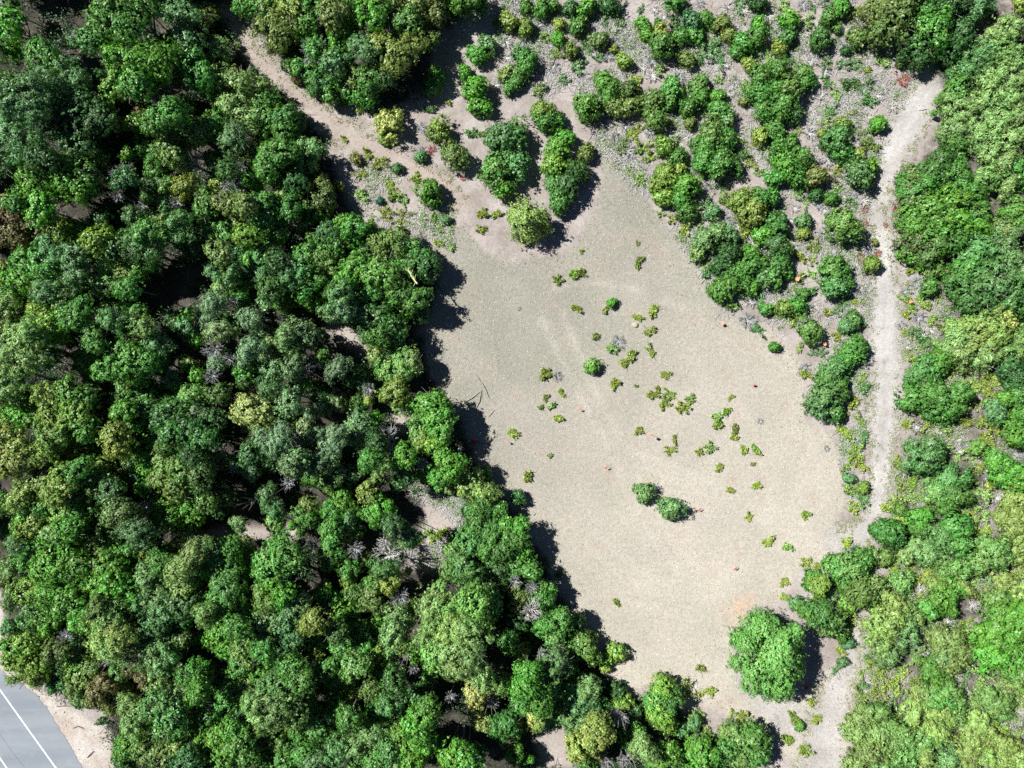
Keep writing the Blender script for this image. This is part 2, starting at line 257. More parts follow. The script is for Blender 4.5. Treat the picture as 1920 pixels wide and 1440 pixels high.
# low open ground: domed bushes that stand on the bare soil
BUSH = """
731,232,32,ky 720,262,12,by 822,243,26,yb 853,292,30,od 790,294,12,c 897,104,22,mb 915,82,18,c 872,135,14,b 893,167,28,b 902,197,21,b 950,140,18,o 955,165,14,m 952,42,19,yo 667,298,12,ry 745,315,11,cd 805,362,28,bm 712,377,8,t 835,412,10,c
935,262,38,c 965,255,34,cb 930,320,35,bc 965,312,32,cm 945,355,22,b 985,415,48,py 1048,380,26,db
985,12,14,m 1017,15,20,m 1035,10,14,m 1102,12,19,b 1142,8,20,d 1068,15,16,c 988,54,17,ym 1045,72,14,b 1048,45,13,y 1085,50,19,m 1070,95,15,dy 1122,78,18,oc 1150,92,9,y 1168,115,16,yb 1207,45,15,b 1210,65,14,b 1240,85,28,m 1237,62,18,y 1235,45,10,m 1297,40,21,dt 1277,68,18,m 1305,65,18,m 1325,35,16,m 1352,45,18,o 1365,65,16,oy 1388,82,20,m 1418,70,22,m 1420,48,16,b 1380,98,14,m 1265,3,22,m 1420,8,18,d 1288,110,17,o 1425,145,26,m 1425,175,26,m 1430,205,22,m 1395,190,10,o 1405,122,15,y
1135,155,26,bm 1100,200,30,mb 1140,180,22,m 1175,172,20,do 1155,205,22,o 1180,200,22,o 1192,180,12,o 1227,188,24,om 1227,220,26,mo 1260,168,24,bc 1255,190,18,m 1310,160,20,mp 1310,180,20,m 1290,200,20,m 1342,180,16,b 1350,208,24,m 1360,225,18,cp 1340,222,14,ym 1292,230,12,o 1332,255,30,mo 1360,262,24,m 1318,278,26,m 1352,280,20,m 1318,302,26,m 1350,308,30,m 1375,312,20,dm 1425,255,18,y 1245,275,20,my 1272,293,18,m 1248,330,26,yb 1283,348,28,b 1235,345,22,yb 1272,315,14,y
988,120,24,m 975,100,16,c 975,138,18,m 965,152,16,m 1018,208,24,my 1022,228,24,m 1040,222,18,m 1045,282,26,b 1060,262,22,b 1040,312,26,by 1080,320,24,dm 1068,345,30,d 1098,288,18,o 1045,350,24,m
1480,37,20,b 1477,70,18,md 1460,92,16,y 1550,33,16,m 1537,72,24,md 1568,52,11,m 1578,12,20,mb 1607,72,20,mo 1585,95,10,d 1505,140,22,mo 1455,130,24,m 1478,170,30,mo 1465,200,30,m 1510,152,20,m 1490,215,16,c 1450,170,24,m 1455,245,22,m 1462,275,18,m 1482,268,16,m 1470,312,30,bm 1502,295,24,m 1490,332,26,m 1532,332,24,or 1452,335,20,m 1567,262,30,mc 1580,232,16,ym 1575,285,22,m 1540,248,9,y 1647,232,17,b 1610,290,14,y 1612,328,30,cm 1627,318,20,b 1690,118,10,o
1242,370,20,yb 1275,370,22,m 1287,397,22,db 1335,397,16,c 1320,450,26,cp 1345,437,22,pc 1310,472,18,p 1365,442,18,c 1362,480,26,d 1350,497,22,d 1380,510,24,m 1407,500,26,m 1350,548,26,bd 1370,530,26,m 1392,530,22,m 1407,540,16,b 1410,477,18,bm 1422,500,20,m 1430,520,20,cm 1410,397,30,oy 1390,375,26,my 1422,375,24,m 1427,442,20,b 1435,580,14,m
1580,422,36,mo 1507,415,16,cm 1507,437,13,y 1562,507,32,m 1565,537,28,cm 1580,525,20,m 1635,495,17,my 1640,455,7,y 1455,422,26,md 1455,460,26,dc 1467,470,22,m 1457,497,26,md 1470,505,18,m 1450,520,20,m 1445,372,18,m 1557,372,14,m 1530,365,14,d 1472,577,18,ym 1492,572,18,mb 1505,550,12,m 1517,620,27,mo 1600,600,18,mc 1582,612,14,c 1600,650,26,m 1595,670,22,mb 1562,692,28,cm 1580,682,22,m 1548,707,24,m 1570,715,20,m 1451,650,11,bd
1705,480,20,b 1727,490,18,b 1752,502,22,om 1765,512,14,m 1742,540,18,m 1547,742,34,cm 1537,765,24,c 1570,727,24,m 1565,770,20,md 1592,897,12,c 1617,915,13,yb 1146,567,10,b 1110,687,16,bp 1206,922,20,cp 1257,952,26,cp
1687,955,16,mo 1685,977,14,y 1725,970,26,bm 1720,990,22,m 1660,995,32,md 1680,1010,20,cm 1590,1065,34,mp 1615,1052,26,m 1565,1065,26,m 1657,1047,18,mo 1635,1042,16,p 1610,1110,40,mo 1627,1097,28,po 1590,1130,22,by 1630,1120,24,m 1580,1092,24,m 1590,1205,12,ct 1580,1240,10,c 1500,1362,10,b
"""
# the belt of broad crowns beyond the dirt road
BELT = """
1665,32,50,od 1645,15,34,o 1650,62,26,od 1735,15,34,db 1778,20,36,d 1738,68,44,bd 1772,88,38,d 1715,85,34,d 1750,112,34,d 1800,65,26,d 1720,108,24,d 1828,15,30,cd 1912,5,14,y 1890,58,30,p 1865,70,22,p 1830,112,30,cm 1802,135,32,cm 1845,100,28,c 1878,108,34,mp 1902,112,32,p 1840,155,28,p 1878,140,34,p 1790,175,26,m 1910,150,28,p 1757,190,22,bm 1752,212,16,b 1802,208,32,p 1840,190,30,p 1878,180,30,p 1785,245,30,pc 1828,250,34,p 1865,238,36,p 1902,225,34,p 1902,258,30,p 1790,270,20,m 1852,280,30,p 1882,300,26,p 1910,320,26,m 1852,335,30,pm 1885,345,24,p
1752,320,36,md 1715,325,30,od 1785,325,34,m 1728,350,34,m 1698,345,20,m 1802,352,32,m 1715,375,36,do 1740,397,44,bm 1777,385,40,b 1815,375,34,m 1715,422,36,bm 1752,427,42,mb 1790,415,40,b 1830,405,30,m 1715,455,32,dr 1752,460,36,do 1782,447,30,m 1840,472,46,cm 1877,455,40,cp 1815,500,36,m 1810,547,40,dm 1845,535,50,cm 1885,497,44,cp 1890,547,44,mc 1827,572,34,dm 1865,572,34,m 1797,520,24,m 1910,572,26,m 1877,435,26,py 1907,397,34,bm 1902,420,24,b
1845,605,36,yp 1872,597,30,ky 1802,615,26,py 1790,640,28,p 1827,637,36,yp 1860,630,34,yp 1802,667,28,p 1840,667,30,p 1885,665,28,pm 1902,635,28,pm 1760,677,24,mb 1742,695,26,m 1720,700,24,cm 1902,710,24,d 1890,685,26,d 1745,742,36,m 1715,750,30,m 1785,747,32,m 1765,765,28,m 1740,772,14,c 1802,735,20,m 1730,852,44,cm 1880,747,14,b 1865,770,22,c 1910,735,22,m 1915,775,16,bd 1902,812,32,bm 1832,840,15,bp 1865,862,22,bm 1885,885,30,bm 1910,900,24,b 1775,895,32,mc 1752,915,24,pm 1785,925,32,m 1765,940,22,m
1760,1007,36,mc 1787,990,28,m 1795,1020,24,m 1722,1032,30,pc 1755,1042,26,mc 1702,1037,22,p 1902,945,30,pm 1885,977,32,pm 1910,982,24,p 1852,1032,36,mp 1835,1052,26,m 1877,1042,26,m 1905,1007,28,p 1910,1035,24,pm 1790,1060,26,mb 1770,1070,20,m 1810,1052,20,m
1660,1125,24,pc 1660,1162,42,pc 1645,1187,34,pc 1690,1180,32,cm 1677,1142,30,p 1665,1220,34,cm 1702,1152,24,oc 1690,1092,24,mo 1765,1125,34,bm 1785,1105,24,bm 1752,1095,20,p 1737,1140,18,bc 1802,1100,22,p 1777,1200,34,og 1757,1197,26,og 1795,1220,30,og 1777,1235,30,o 1760,1230,24,c 1877,1167,50,bm 1910,1155,44,b 1852,1220,38,b 1890,1215,46,bm 1847,1187,32,b 1870,1130,30,mb 1902,1255,36,mp 1910,1110,26,pm 1885,1092,26,p 1745,1255,26,bd 1757,1265,20,b
1722,1297,20,pc 1772,1295,26,m 1760,1310,28,bc 1785,1315,26,mc 1740,1300,24,m 1777,1340,26,p 1752,1335,26,pb 1710,1332,26,pc 1795,1347,20,c 1615,1342,26,om 1640,1335,26,mo 1610,1375,30,om 1640,1375,30,ob 1665,1367,26,m 1627,1407,34,om 1665,1395,34,mb 1690,1380,30,mo 1690,1412,34,m 1727,1392,30,mp 1752,1372,26,p 1727,1422,28,pm 1600,1430,22,om 1655,1432,24,m 1905,1280,26,yp 1865,1320,28,mb 1850,1305,20,m 1880,1330,20,m 1830,1352,26,pc 1845,1375,26,p 1882,1395,28,yp 1815,1375,26,pc 1815,1407,26,pc 1845,1412,26,py 1777,1420,26,cp 1907,1415,26,p 1877,1427,24,yp 1810,1432,22,pc 1440,1220,70,py
"""
# low sprawling scrub with gaps between its sprigs
SCRUB = """
645,262,10,y 688,290,14,y 710,303,15,y 680,325,12,y 675,205,10,y 640,198,6,y 730,345,14,y 840,190,6,y 805,205,8,c 885,250,13,c 903,250,8,p 780,335,12,y 675,365,14,p 720,397,14,y 750,412,18,y 695,420,9,y 738,370,16,p 757,377,10,p 812,410,10,p 822,457,10,y 848,462,7,p 825,430,6,p 902,400,9,y 902,432,11,y 928,402,10,y
1160,32,22,cg 1122,105,10,c 1347,112,22,c 1335,90,16,c 1080,125,16,cg 1058,150,13,cg 1090,118,12,c 1192,150,16,y 1382,288,16,c 1202,278,22,yp 1195,248,13,y 1218,295,22,yp 1178,250,10,y 1385,5,16,cg 1470,15,14,p 1262,410,10,y 1280,432,14,y 1320,385,20,cg 1398,432,14,y 1327,510,10,c 1417,615,14,c 1622,250,18,oc 1635,270,16,o 1590,160,16,c 1612,162,18,c 1627,190,16,c 1557,210,14,c 1547,120,14,cg 1627,132,7,y 1602,212,6,o 1570,318,12,y
1522,460,12,o 1502,482,10,y 1532,465,14,o 1450,580,18,y 1490,597,13,y 1465,592,12,p 1517,550,10,c 1587,622,10,y 1570,625,12,y 1615,602,12,c 1540,660,13,cg 1525,662,12,cg 1507,700,13,y 1552,585,8,y 1620,705,10,y 1605,567,10,y 1700,625,10,y 1710,507,10,y 1765,617,14,o 1735,642,16,c 1700,590,7,y 1715,672,10,y 1775,597,10,m 1740,572,8,o
1090,471,5,y 1196,455,5,o 1196,493,10,o 1045,525,15,o 1075,512,13,by 1091,510,9,o 1079,577,9,y 1135,581,7,y 1226,580,14,y 1195,595,8,y 1216,621,16,yo 1118,630,8,o 1150,652,14,p 1222,661,13,yo 1175,680,15,y 1184,665,10,yo 1246,702,12,y 1025,700,15,y 1153,718,10,y
1022,747,7,o 1053,738,7,y 1015,764,6,o 1034,762,8,p 1046,784,9,y 1155,723,11,y 1194,724,4,o 1220,740,12,y 1234,731,7,y 1259,740,13,yb 1247,759,14,yb 1275,767,13,y 1295,750,13,p 1289,761,11,y 1370,746,6,y 1362,770,8,yb 1345,782,9,p 1347,796,10,yb 1379,806,8,o 1377,818,9,y 1199,806,11,y 1266,823,11,y 1257,842,12,y 1312,847,11,y 1330,840,16,p 1395,843,9,y 1416,842,10,yb 1350,876,9,y 1412,871,5,o 1371,919,8,y 1419,911,9,y 1031,855,5,p 989,896,10,y 960,811,10,y 1406,971,11,y 1440,1018,10,y 1048,1078,12,o 1157,1131,8,yb 1315,1255,14,yo 1509,966,9,yb 1478,1026,9,p
1515,765,14,cd 1602,752,14,y 1625,727,16,c 1615,790,13,o 1580,807,15,y 1620,817,13,c 1600,847,16,yb 1590,870,18,yb 1617,870,14,y 1595,920,16,yc 1620,935,14,c 1602,952,16,y 1582,782,11,y 1587,1020,9,y 1685,870,14,y 1697,795,11,y 1737,792,20,y 1770,797,16,p 1812,792,16,oy 1830,757,18,y 1850,735,13,y 1865,805,18,y 1820,860,18,p 1825,890,22,om 1840,875,13,y 1860,907,16,y 1747,890,14,c 1690,915,18,yp 1665,952,14,y 1705,932,14,p 1790,965,16,y 1845,960,26,p 1830,990,18,yb 1850,995,14,y
1512,1057,14,y 1532,1062,12,y 1677,1047,14,y 1710,1067,14,y 1677,1070,16,yp 1740,1070,16,y 787,1012,12,y 775,1017,12,yb 807,1005,14,yb 750,1020,12,p 830,997,8,y 190,1352,10,c 1285,1297,20,y 1315,1300,18,y 1332,1297,10,y 1310,1340,22,yp 1315,1370,18,yp 1327,1375,14,p 1375,1340,18,yp 1390,1345,13,y 1335,1392,14,y 1192,1320,16,c 1575,1220,11,y 1570,1255,12,c 1472,1090,12,y 1470,1120,12,y 1522,1317,13,y 1490,1345,14,yb 1532,1347,12,y 1480,1387,14,yb 1507,1405,15,yb
1595,1162,13,y 1652,1105,18,y 1715,1090,15,y 1820,1095,18,p 1842,1117,18,y 1810,1172,20,yb 1715,1227,22,cp 1640,1242,20,y 1620,1260,18,yb 1627,1235,12,c 1652,1265,22,y 1690,1255,22,yc 1680,1280,26,y 1645,1292,22,y 1620,1305,22,yp 1615,1287,12,c 1677,1305,24,cp 1715,1275,18,yc 1685,1342,20,yp 1720,1362,24,pg 1837,1260,26,p 1862,1260,20,pc 1840,1287,26,p 1810,1272,18,c 1877,1287,18,p 1830,1317,22,p 1860,1350,20,yp 1877,1367,22,yb 1907,1380,22,p 1790,1392,20,yp
"""
# leafless grey plants: x, y, radius, tone, 1 where it stands up among the crowns
DEAD = """
212,112,20,g,1 143,60,12,g,1 368,305,26,g,1 235,328,26,g,1 185,332,10,g,1 440,350,26,g,1 450,315,16,g,1 260,240,7,g,1 592,98,30,g,1 678,42,10,g,1 733,55,12,g,1 790,240,12,g,0 790,285,14,g,0 1165,85,10,g,0 1158,640,18,g,0 1400,600,22,g,0 1505,10,14,g,0 1672,202,13,w,0 270,387,12,g,1 335,380,14,g,1 425,365,14,g,1 225,367,14,g,1 405,655,24,g,1 400,705,18,g,1 430,672,14,g,1 440,565,12,g,1 592,680,20,g,1 575,695,14,g,1 490,600,16,g,1 520,557,8,g,1
974,579,5,g,0 1630,465,16,g,0 1717,532,16,g,0 1697,547,12,g,0 1722,597,15,g,0 1507,690,13,g,0 1630,675,12,g,0 1612,542,12,g,0 275,950,20,w,1 440,877,12,w,1 472,940,8,g,1 525,735,14,g,1 670,780,12,g,1 692,730,16,g,1 560,832,16,g,1 532,847,12,g,1 642,888,11,w,1 727,827,34,g,1 792,867,13,g,1 542,905,14,g,1 667,1030,16,g,1 730,1042,34,w,1 722,1018,16,w,1 588,1020,12,g,1 1232,918,12,g,0 1549,841,8,g,0 1900,850,22,g,0 1600,1037,22,g,0
125,1190,14,g,1 202,1237,12,g,1 750,1120,22,g,1 922,1315,14,g,1 847,1305,13,g,1 777,1252,14,g,1 762,1230,8,g,1 967,1090,14,g,1 995,1142,24,w,1 995,1100,14,g,1 1045,1222,14,w,1 1017,1225,12,g,1 1185,1412,14,w,1 1160,1342,20,g,1 1135,1430,14,g,1 1167,1425,14,g,1 1822,1135,18,w,0 1740,1355,18,g,0 1045,705,12,g,0 1425,790,8,g,0 1510,612,12,g,0
1692,152,17,x,0 808,283,12,x,0 1612,482,10,x,0 1645,475,9,x,0 1620,392,9,x,0 1622,420,8,x,0 1680,392,10,x,0 1660,422,6,x,0 868,335,7,x,0
1440,30,16,w,0 1395,20,16,w,0 1520,118,15,w,0 1645,180,12,w,0 1100,140,12,w,0 1205,128,12,w,0 1420,360,12,w,0 1490,390,13,w,0 1545,395,12,w,0 1610,440,12,g,0 1590,210,12,w,0 1540,180,13,w,0 1690,610,12,g,0 1700,650,11,w,0 1795,820,14,w,0 1745,620,12,w,0 930,160,14,w,0 1530,300,12,w,0 1600,360,12,g,0 1360,120,14,w,0 1300,90,13,w,0
"""
# ---------------------------------------------------------------- the ground and the roads
CLEARING = [(868,425),(905,470),(960,490),(1060,478),(1110,410),(1132,330),(1105,262),(1080,200),(1085,235),(1130,290),(1205,365),(1262,440),(1318,530),(1350,590),(1440,605),(1500,680),(1508,790),(1565,815),(1585,950),(1565,1000),(1625,1010),(1560,1045),(1500,1060),(1462,1130),(1400,1150),(1372,1220),(1400,1290),(1500,1310),(1590,1235),(1605,1180),(1612,1240),(1590,1330),(1585,1445),(1490,1445),(1440,1370),(1330,1320),(1220,1285),(1165,1310),(1120,1220),(1050,1090),(990,980),(925,890),(880,800),(815,700),(790,620),(815,560),(820,480),(795,440)]
WOODFLOOR = [(-400,-400),(905,-400),(905,10),(830,60),(800,180),(720,215),(690,205),(560,150),(440,20),(410,20),(470,110),(560,200),(620,260),(640,340),(700,430),(820,480),(830,560),(790,620),(815,700),(870,790),(915,890),(985,980),(1045,1090),(1120,1220),(1160,1310),(1230,1290),(1340,1400),(1430,1480),(1430,1900),(240,1900),(215,1420),(190,1340),(130,1320),(80,1285),(10,1220),(-5,1090),(-400,700)]
BELTFLOOR = [(1620,-60),(1700,110),(1760,160),(1745,230),(1690,330),(1690,480),(1760,560),(1700,690),(1700,760),(1690,850),(1660,960),(1640,1060),(1640,1200),(1600,1330),(1590,1600),(2300,1600),(2300,-60)]
TRACK_MAIN = [(1752, 140, 21), (1722, 195, 28), (1695, 245, 31), (1672, 300, 22), (1655, 350, 14), (1643, 392, 13), (1652, 440, 14), (1655, 490, 16), (1657, 540, 22), (1660, 600, 28), (1662, 660, 28), (1662, 720, 24), (1657, 780, 22), (1655, 840, 15), (1652, 890, 15), (1645, 940, 14), (1630, 980, 16), (1608, 1005, 21), (1570, 1015, 21)]
TRACK_LOW = [(1600,1190,12),(1590,1240,16),(1572,1290,24),(1555,1340,34),(1545,1400,38),(1540,1460,42)]
TRACK_CROSS = [(1395,1270,16),(1430,1310,24),(1480,1345,28),(1540,1370,30)]
PATH = [(418,5,9),(440,50,12),(475,105,13),(518,145,14),(560,185,16),(605,228,20),(680,272,22),(755,308,19),(825,345,17),(868,385,15)]
RUTS = [[(1015,600),(1085,740),(1140,830),(1180,930),(1230,1020),(1285,1085)],[(1055,590),(1115,730),(1165,825),(1208,920),(1258,1010),(1310,1070)],
        [(1190,850),(1260,875),(1340,910),(1420,950),(1520,990)],[(1183,870),(1253,895),(1333,931),(1415,971),(1515,1008)],[(1240,905),(1330,960),(1400,1000)],
        [(1040,540),(1120,530),(1200,545),(1280,580)],[(1100,1020),(1180,1090),(1270,1125),(1360,1115),(1460,1050),(1560,1010)],[(1115,998),(1190,1066),(1275,1102),(1350,1092),(1450,1029),(1545,990)],
        [(1165,1125),(1250,1150),(1330,1160),(1380,1145)],[(1420,1320),(1380,1270),(1330,1200),(1290,1140)],[(1450,1310),(1405,1250),(1360,1190),(1320,1130)]]
WHEELS = [[(x + k, y) for x, y in ((1735,170),(1705,215),(1685,265),(1662,320),(1648,380),(1652,440),(1656,520),(1660,620),(1660,720),(1655,820),(1651,900),(1636,965))] for k in (-10, 9)]
ASPHALT = [(-420,690),(-60,1186),(0,1255),(30,1277),(67,1300),(88,1326),(105,1355),(130,1395),(155,1440),(195,1510),(420,1900),(-800,1900)]
SHOULDER = [(-320,640),(-5,1080),(12,1160),(8,1220),(30,1265),(80,1298),(130,1325),(165,1350),(205,1362),(222,1440),(250,1520),(500,1900),(-800,1900)]

SLOPE = [(905,-60),(1640,-60),(1690,110),(1755,150),(1690,230),(1645,350),(1640,480),(1640,560),(1560,600),(1500,700),(1440,600),(1350,590),(1330,540),(1265,440),(1205,365),(1130,290),(1085,225),(1070,160),(1020,190),(960,150),(920,60)]
STRIP = [(1520,690),(1640,560),(1625,700),(1620,830),(1630,940),(1600,970),(1580,900),(1570,810),(1520,760)]
RIGHTSIDE = [(1700,480),(1770,560),(1920,700),(1960,700),(1960,1500),(1590,1500),(1600,1330),(1620,1200),(1600,1130),(1510,1070),(1560,1050),(1640,1030),(1660,960),(1675,880),(1690,760),(1700,690),(1690,600)]
GAP = [(770,905),(870,930),(870,995),(835,1000),(830,1075),(750,1060),(760,1000)]
WESTSCRUB = [(640,250),(700,270),(790,340),(850,390),(850,470),(800,450),(720,430),(670,380)]
BARE = [[(612,600),(640,596),(700,655),(690,668),(650,650),(618,625)],[(360,1000),(420,990),(560,985),(560,1010),(480,1012),(365,1012)],[(785,905),(865,930),(872,990),(838,1000),(832,1075),(755,1065),(768,1010),(800,985)],[(735,770),(772,775),(775,812),(740,812)],[(258,1040),(285,1035),(280,1056),(262,1056)],[(1000,1355),(1075,1350),(1080,1440),(1010,1440)]]

def w2(poly): return np.array([ground_at(x, y) for x, y in poly])

def signed(PX, PY, poly):
    """metres inside (+) or outside (-) a polygon given in photo pixels."""
    P = w2(poly); Q = np.roll(P, -1, 0)
    inside = np.zeros(PX.shape, bool); d2 = np.full(PX.shape, 1e9)
    for (ax, ay), (bx, by) in zip(P, Q):
        if ay != by:
            c = ((ay > PY) != (by > PY)) & (PX < (bx - ax) * (PY - ay) / (by - ay) + ax); inside ^= c
        ex, ey = bx - ax, by - ay; t = np.clip(((PX - ax) * ex + (PY - ay) * ey) / (ex * ex + ey * ey + 1e-9), 0, 1)
        d2 = np.minimum(d2, (PX - ax - t * ex) ** 2 + (PY - ay - t * ey) ** 2)
    return np.where(inside, 1, -1) * np.sqrt(d2)

def band(PX, PY, line):
    """half width minus distance to a line of (x, y, half width), in metres."""
    best = np.full(PX.shape, -1e9)
    for a, b in zip(line, line[1:]):
        ax, ay = ground_at(a[0], a[1]); bx, by = ground_at(b[0], b[1])
        ex, ey = bx - ax, by - ay; t = np.clip(((PX - ax) * ex + (PY - ay) * ey) / (ex * ex + ey * ey), 0, 1)
        d = np.hypot(PX - ax - t * ex, PY - ay - t * ey)
        best = np.maximum(best, (a[2] + (b[2] - a[2]) * t) * S - d)
    return best

def soft(d, lo, hi):
    t = np.clip((d - lo) / (hi - lo), 0, 1); return t * t * (3 - 2 * t)

# ---------------------------------------------------------------- plant shapes (a few of each, shared by the copies)
def crown_arrays(R, seed, fine=False, ground=False):
    """a broken dome of boughs, each bough a cushion of leaf sprigs; origin at the widest level."""
    rng = np.random.default_rng(seed)
    L, W = (0.20, 0.070) if fine else (0.17, 0.105)
    if R > 2.5: L, W = 0.15, 0.09
    nl = int(12 + 6.5 * R) if R < 2.5 else 44
    ph = rng.uniform(0, 6.28, 4); am = rng.uniform(0.07, 0.22, 3) * (0.4 if R > 2.5 else 1)
    wob = lambda a: 1 + am[0] * np.sin(a + ph[0]) + am[1] * np.sin(2 * a + ph[1]) + am[2] * np.sin(3 * a + ph[2])
    i = np.arange(nl) + 0.5
    z = 1 - i / nl * (1.22 if not ground else 1.5)
    az = i * 2.39996 + rng.normal(0, 0.5, nl)
    z = np.clip(z + rng.normal(0, 0.10, nl), -0.6, 1)
    h = np.sqrt(1 - z ** 2)
    D = np.stack([h * np.cos(az), h * np.sin(az), z], 1)
    rl = R * rng.uniform(0.20, 0.40, nl) * (0.9 if fine else 1) * (0.88 if R > 2.5 else 1)
    rad = (R - rl * 0.8) * rng.uniform(0.70, 1.14, nl) * wob(az)
    Cn = D * rad[:, None] * np.array([1, 1, 0.88])
    P, N, T = [], [], []
    per = 8 if not fine else 9
    for k in range(nl):
        ns = int((62 if not fine else 54) * rl[k] ** 2 + (24 if not fine else 21) * rl[k]) + 4
        if R > 2.5: ns = int(ns * 1.9)      # sprigs on this bough
        d = unit(rng.normal(size=(3 * ns, 3)))
        d = d[d @ D[k] > -0.3][:ns]; ns = len(d)
        bump = 1 + 0.16 * np.sin(d[:, 0] * 6 + k) + 0.16 * np.sin(d[:, 1] * 7 + 2 * k)
        sp = Cn[k] + d * (rl[k] * bump * rng.uniform(0.62, 1.12, ns))[:, None]
        face = unit(d * 0.7 + D[k] * 0.35)
        ax = unit(np.cross(face, rng.normal(size=(ns, 3)))) if fine else np.zeros((ns, 3))
        off = rng.normal(0, 0.058, (ns, per, 3))
        if fine: off = off * 0.8 + ax[:, None] * rng.normal(0, 0.10, (ns, per, 1))
        P.append((sp[:, None] + off + face[:, None] * rng.uniform(-0.03, 0.05, (ns, per, 1))).reshape(-1, 3))
        N.append(unit(face[:, None] + off * 3.5 + rng.normal(0, 0.22, (ns, per, 3))).reshape(-1, 3))
        T.append((np.repeat(rng.random(ns), per) * 0.7 + rng.random(ns * per) * 0.3))
    n = int(420 * R * R)
    d = unit(rng.normal(size=(n, 3))) * (rng.random((n, 1)) ** 0.33) * R * 0.6 * np.array([1, 1, 0.7])
    P.append(d); N.append(unit(rng.normal(0, 1, d.shape) + np.array([0, 0, 0.8]))); T.append(rng.random(n))
    # stray sprigs that break the outline
    ns = int((80 if not ground else 120) * min(R, 1.2)) if R < 2.5 else 30; d = unit(rng.normal(size=(ns, 3)) + np.array([0, 0, 0.25]))
    sp = d * (R * wob(np.arctan2(d[:, 1], d[:, 0])) * rng.uniform(0.85, 1.15, ns))[:, None] * np.array([1, 1, 0.85])
    P.append((sp[:, None] + rng.normal(0, 0.07, (ns, 6, 3))).reshape(-1, 3)); N.append(unit(np.repeat(d, 6, 0) + rng.normal(0, 0.5, (ns * 6, 3)))); T.append(np.repeat(rng.random(ns), 6))
    P = np.concatenate(P); N = np.concatenate(N); T = np.concatenate(T)
    if ground: P[:, 2] = np.maximum(P[:, 2], -0.82 * R + rng.uniform(0, 0.2, len(P)))
    V, F = leaves(P, N, L, W, rng)
    return V, F, T

def trunk_arrays(seed):
    """tapered bole with limbs, 1 m tall and 0.5 m in spread; scaled per tree."""
    rng = np.random.default_rng(seed)
    A, B, ra, rb = [], [], [], []
    lean = rng.normal(0, 0.05, 2)
    pts = [np.array([0, 0, 0.0]), np.array([lean[0], lean[1], 0.28]), np.array([lean[0] * 1.5, lean[1] * 1.5, 0.5])]
    for p, q, r0, r1 in ((pts[0], pts[1], 0.05, 0.037), (pts[1], pts[2], 0.037, 0.03)):
        A.append(p); B.append(q); ra.append(r0); rb.append(r1)
    for k in range(6):
        a = k * 1.05 + rng.uniform(-0.3, 0.3); base = pts[1] + (pts[2] - pts[1]) * rng.uniform(0, 1)
        mid = base + np.array([math.cos(a) * 0.2, math.sin(a) * 0.2, 0.2]); tip = mid + np.array([math.cos(a) * 0.18, math.sin(a) * 0.18, 0.22])
        A += [base, mid]; B += [mid, tip]; ra += [0.026, 0.017]; rb += [0.017, 0.006]
    V, F = sticks(np.array(A), np.array(B), np.array(ra), np.array(rb), rng, 6)
    return V, F

def scrub_arrays(R, seed):
    """sprawling scrub: stems from one foot, sprigs of small leaves along and at the end of each."""
    rng = np.random.default_rng(seed)
    A, B, P, N = [], [], [], []
    ns = rng.integers(4, 13); ex = rng.uniform(0.55, 1.0); lop = rng.uniform(0, 6.28)
    for k in range(ns):
        a = k / ns * 6.283 + rng.normal(0, 0.45); ln = R * rng.uniform(0.35, 1.15) * (1 + 0.35 * math.cos(a - lop)) * (ex + (1 - ex) * abs(math.cos(a)))
        p = np.array([0, 0, 0.02]); el = rng.uniform(0.2, 0.75)
        for j in range(3):
            a += rng.normal(0, 0.3); q = p + np.array([math.cos(a), math.sin(a), el * (0.9 - 0.35 * j)]) * ln / 3
            A.append(p); B.append(q)
            m = int((5 + 14 * j) * (0.6 + 0.5 * R))
            c = p + (q - p) * rng.random((m, 1)) + np.clip(rng.normal(0, 0.075 + 0.03 * R, (m, 3)), -0.10, 0.10) * np.array([1, 1, 0.7])
            P.append(c); N.append(unit(rng.normal(0, 0.6, c.shape) + np.array([0, 0, 0.9])))
            p = q
    P = np.concatenate(P); P[:, 2] = np.maximum(P[:, 2], 0.03); N = np.concatenate(N)
    m = int(60 * R)      # straw about the foot
    g = np.clip(rng.normal(0, 0.30 * R, (m, 3)), -0.5 * R, 0.5 * R); g[:, 2] = 0.015
    lv = leaves(P, N, 0.15, 0.075, rng)
    for _ in range(int(rng.integers(2, 7))):      # leafless stems
        a = rng.uniform(0, 6.28); A.append(np.array([0, 0, 0.03])); B.append(np.array([math.cos(a), math.sin(a), rng.uniform(0.2, 0.7)]) * R * rng.uniform(0.6, 1.2))
    A = np.array(A); B = np.array(B)
    st = join([sticks(A, B, np.full(len(A), 0.018), np.full(len(A), 0.009), rng), sticks(g, g + np.clip(rng.normal(0, 0.10, g.shape), -0.16, 0.16) + np.array([0, 0, 0.02]), np.full(m, 0.010), np.full(m, 0.005), rng)])
    V, F = join([lv, st])
    fm = np.concatenate([np.zeros(len(lv[1])), np.ones(len(st[1]))])
    return V, F, rng.random(len(F)), fm

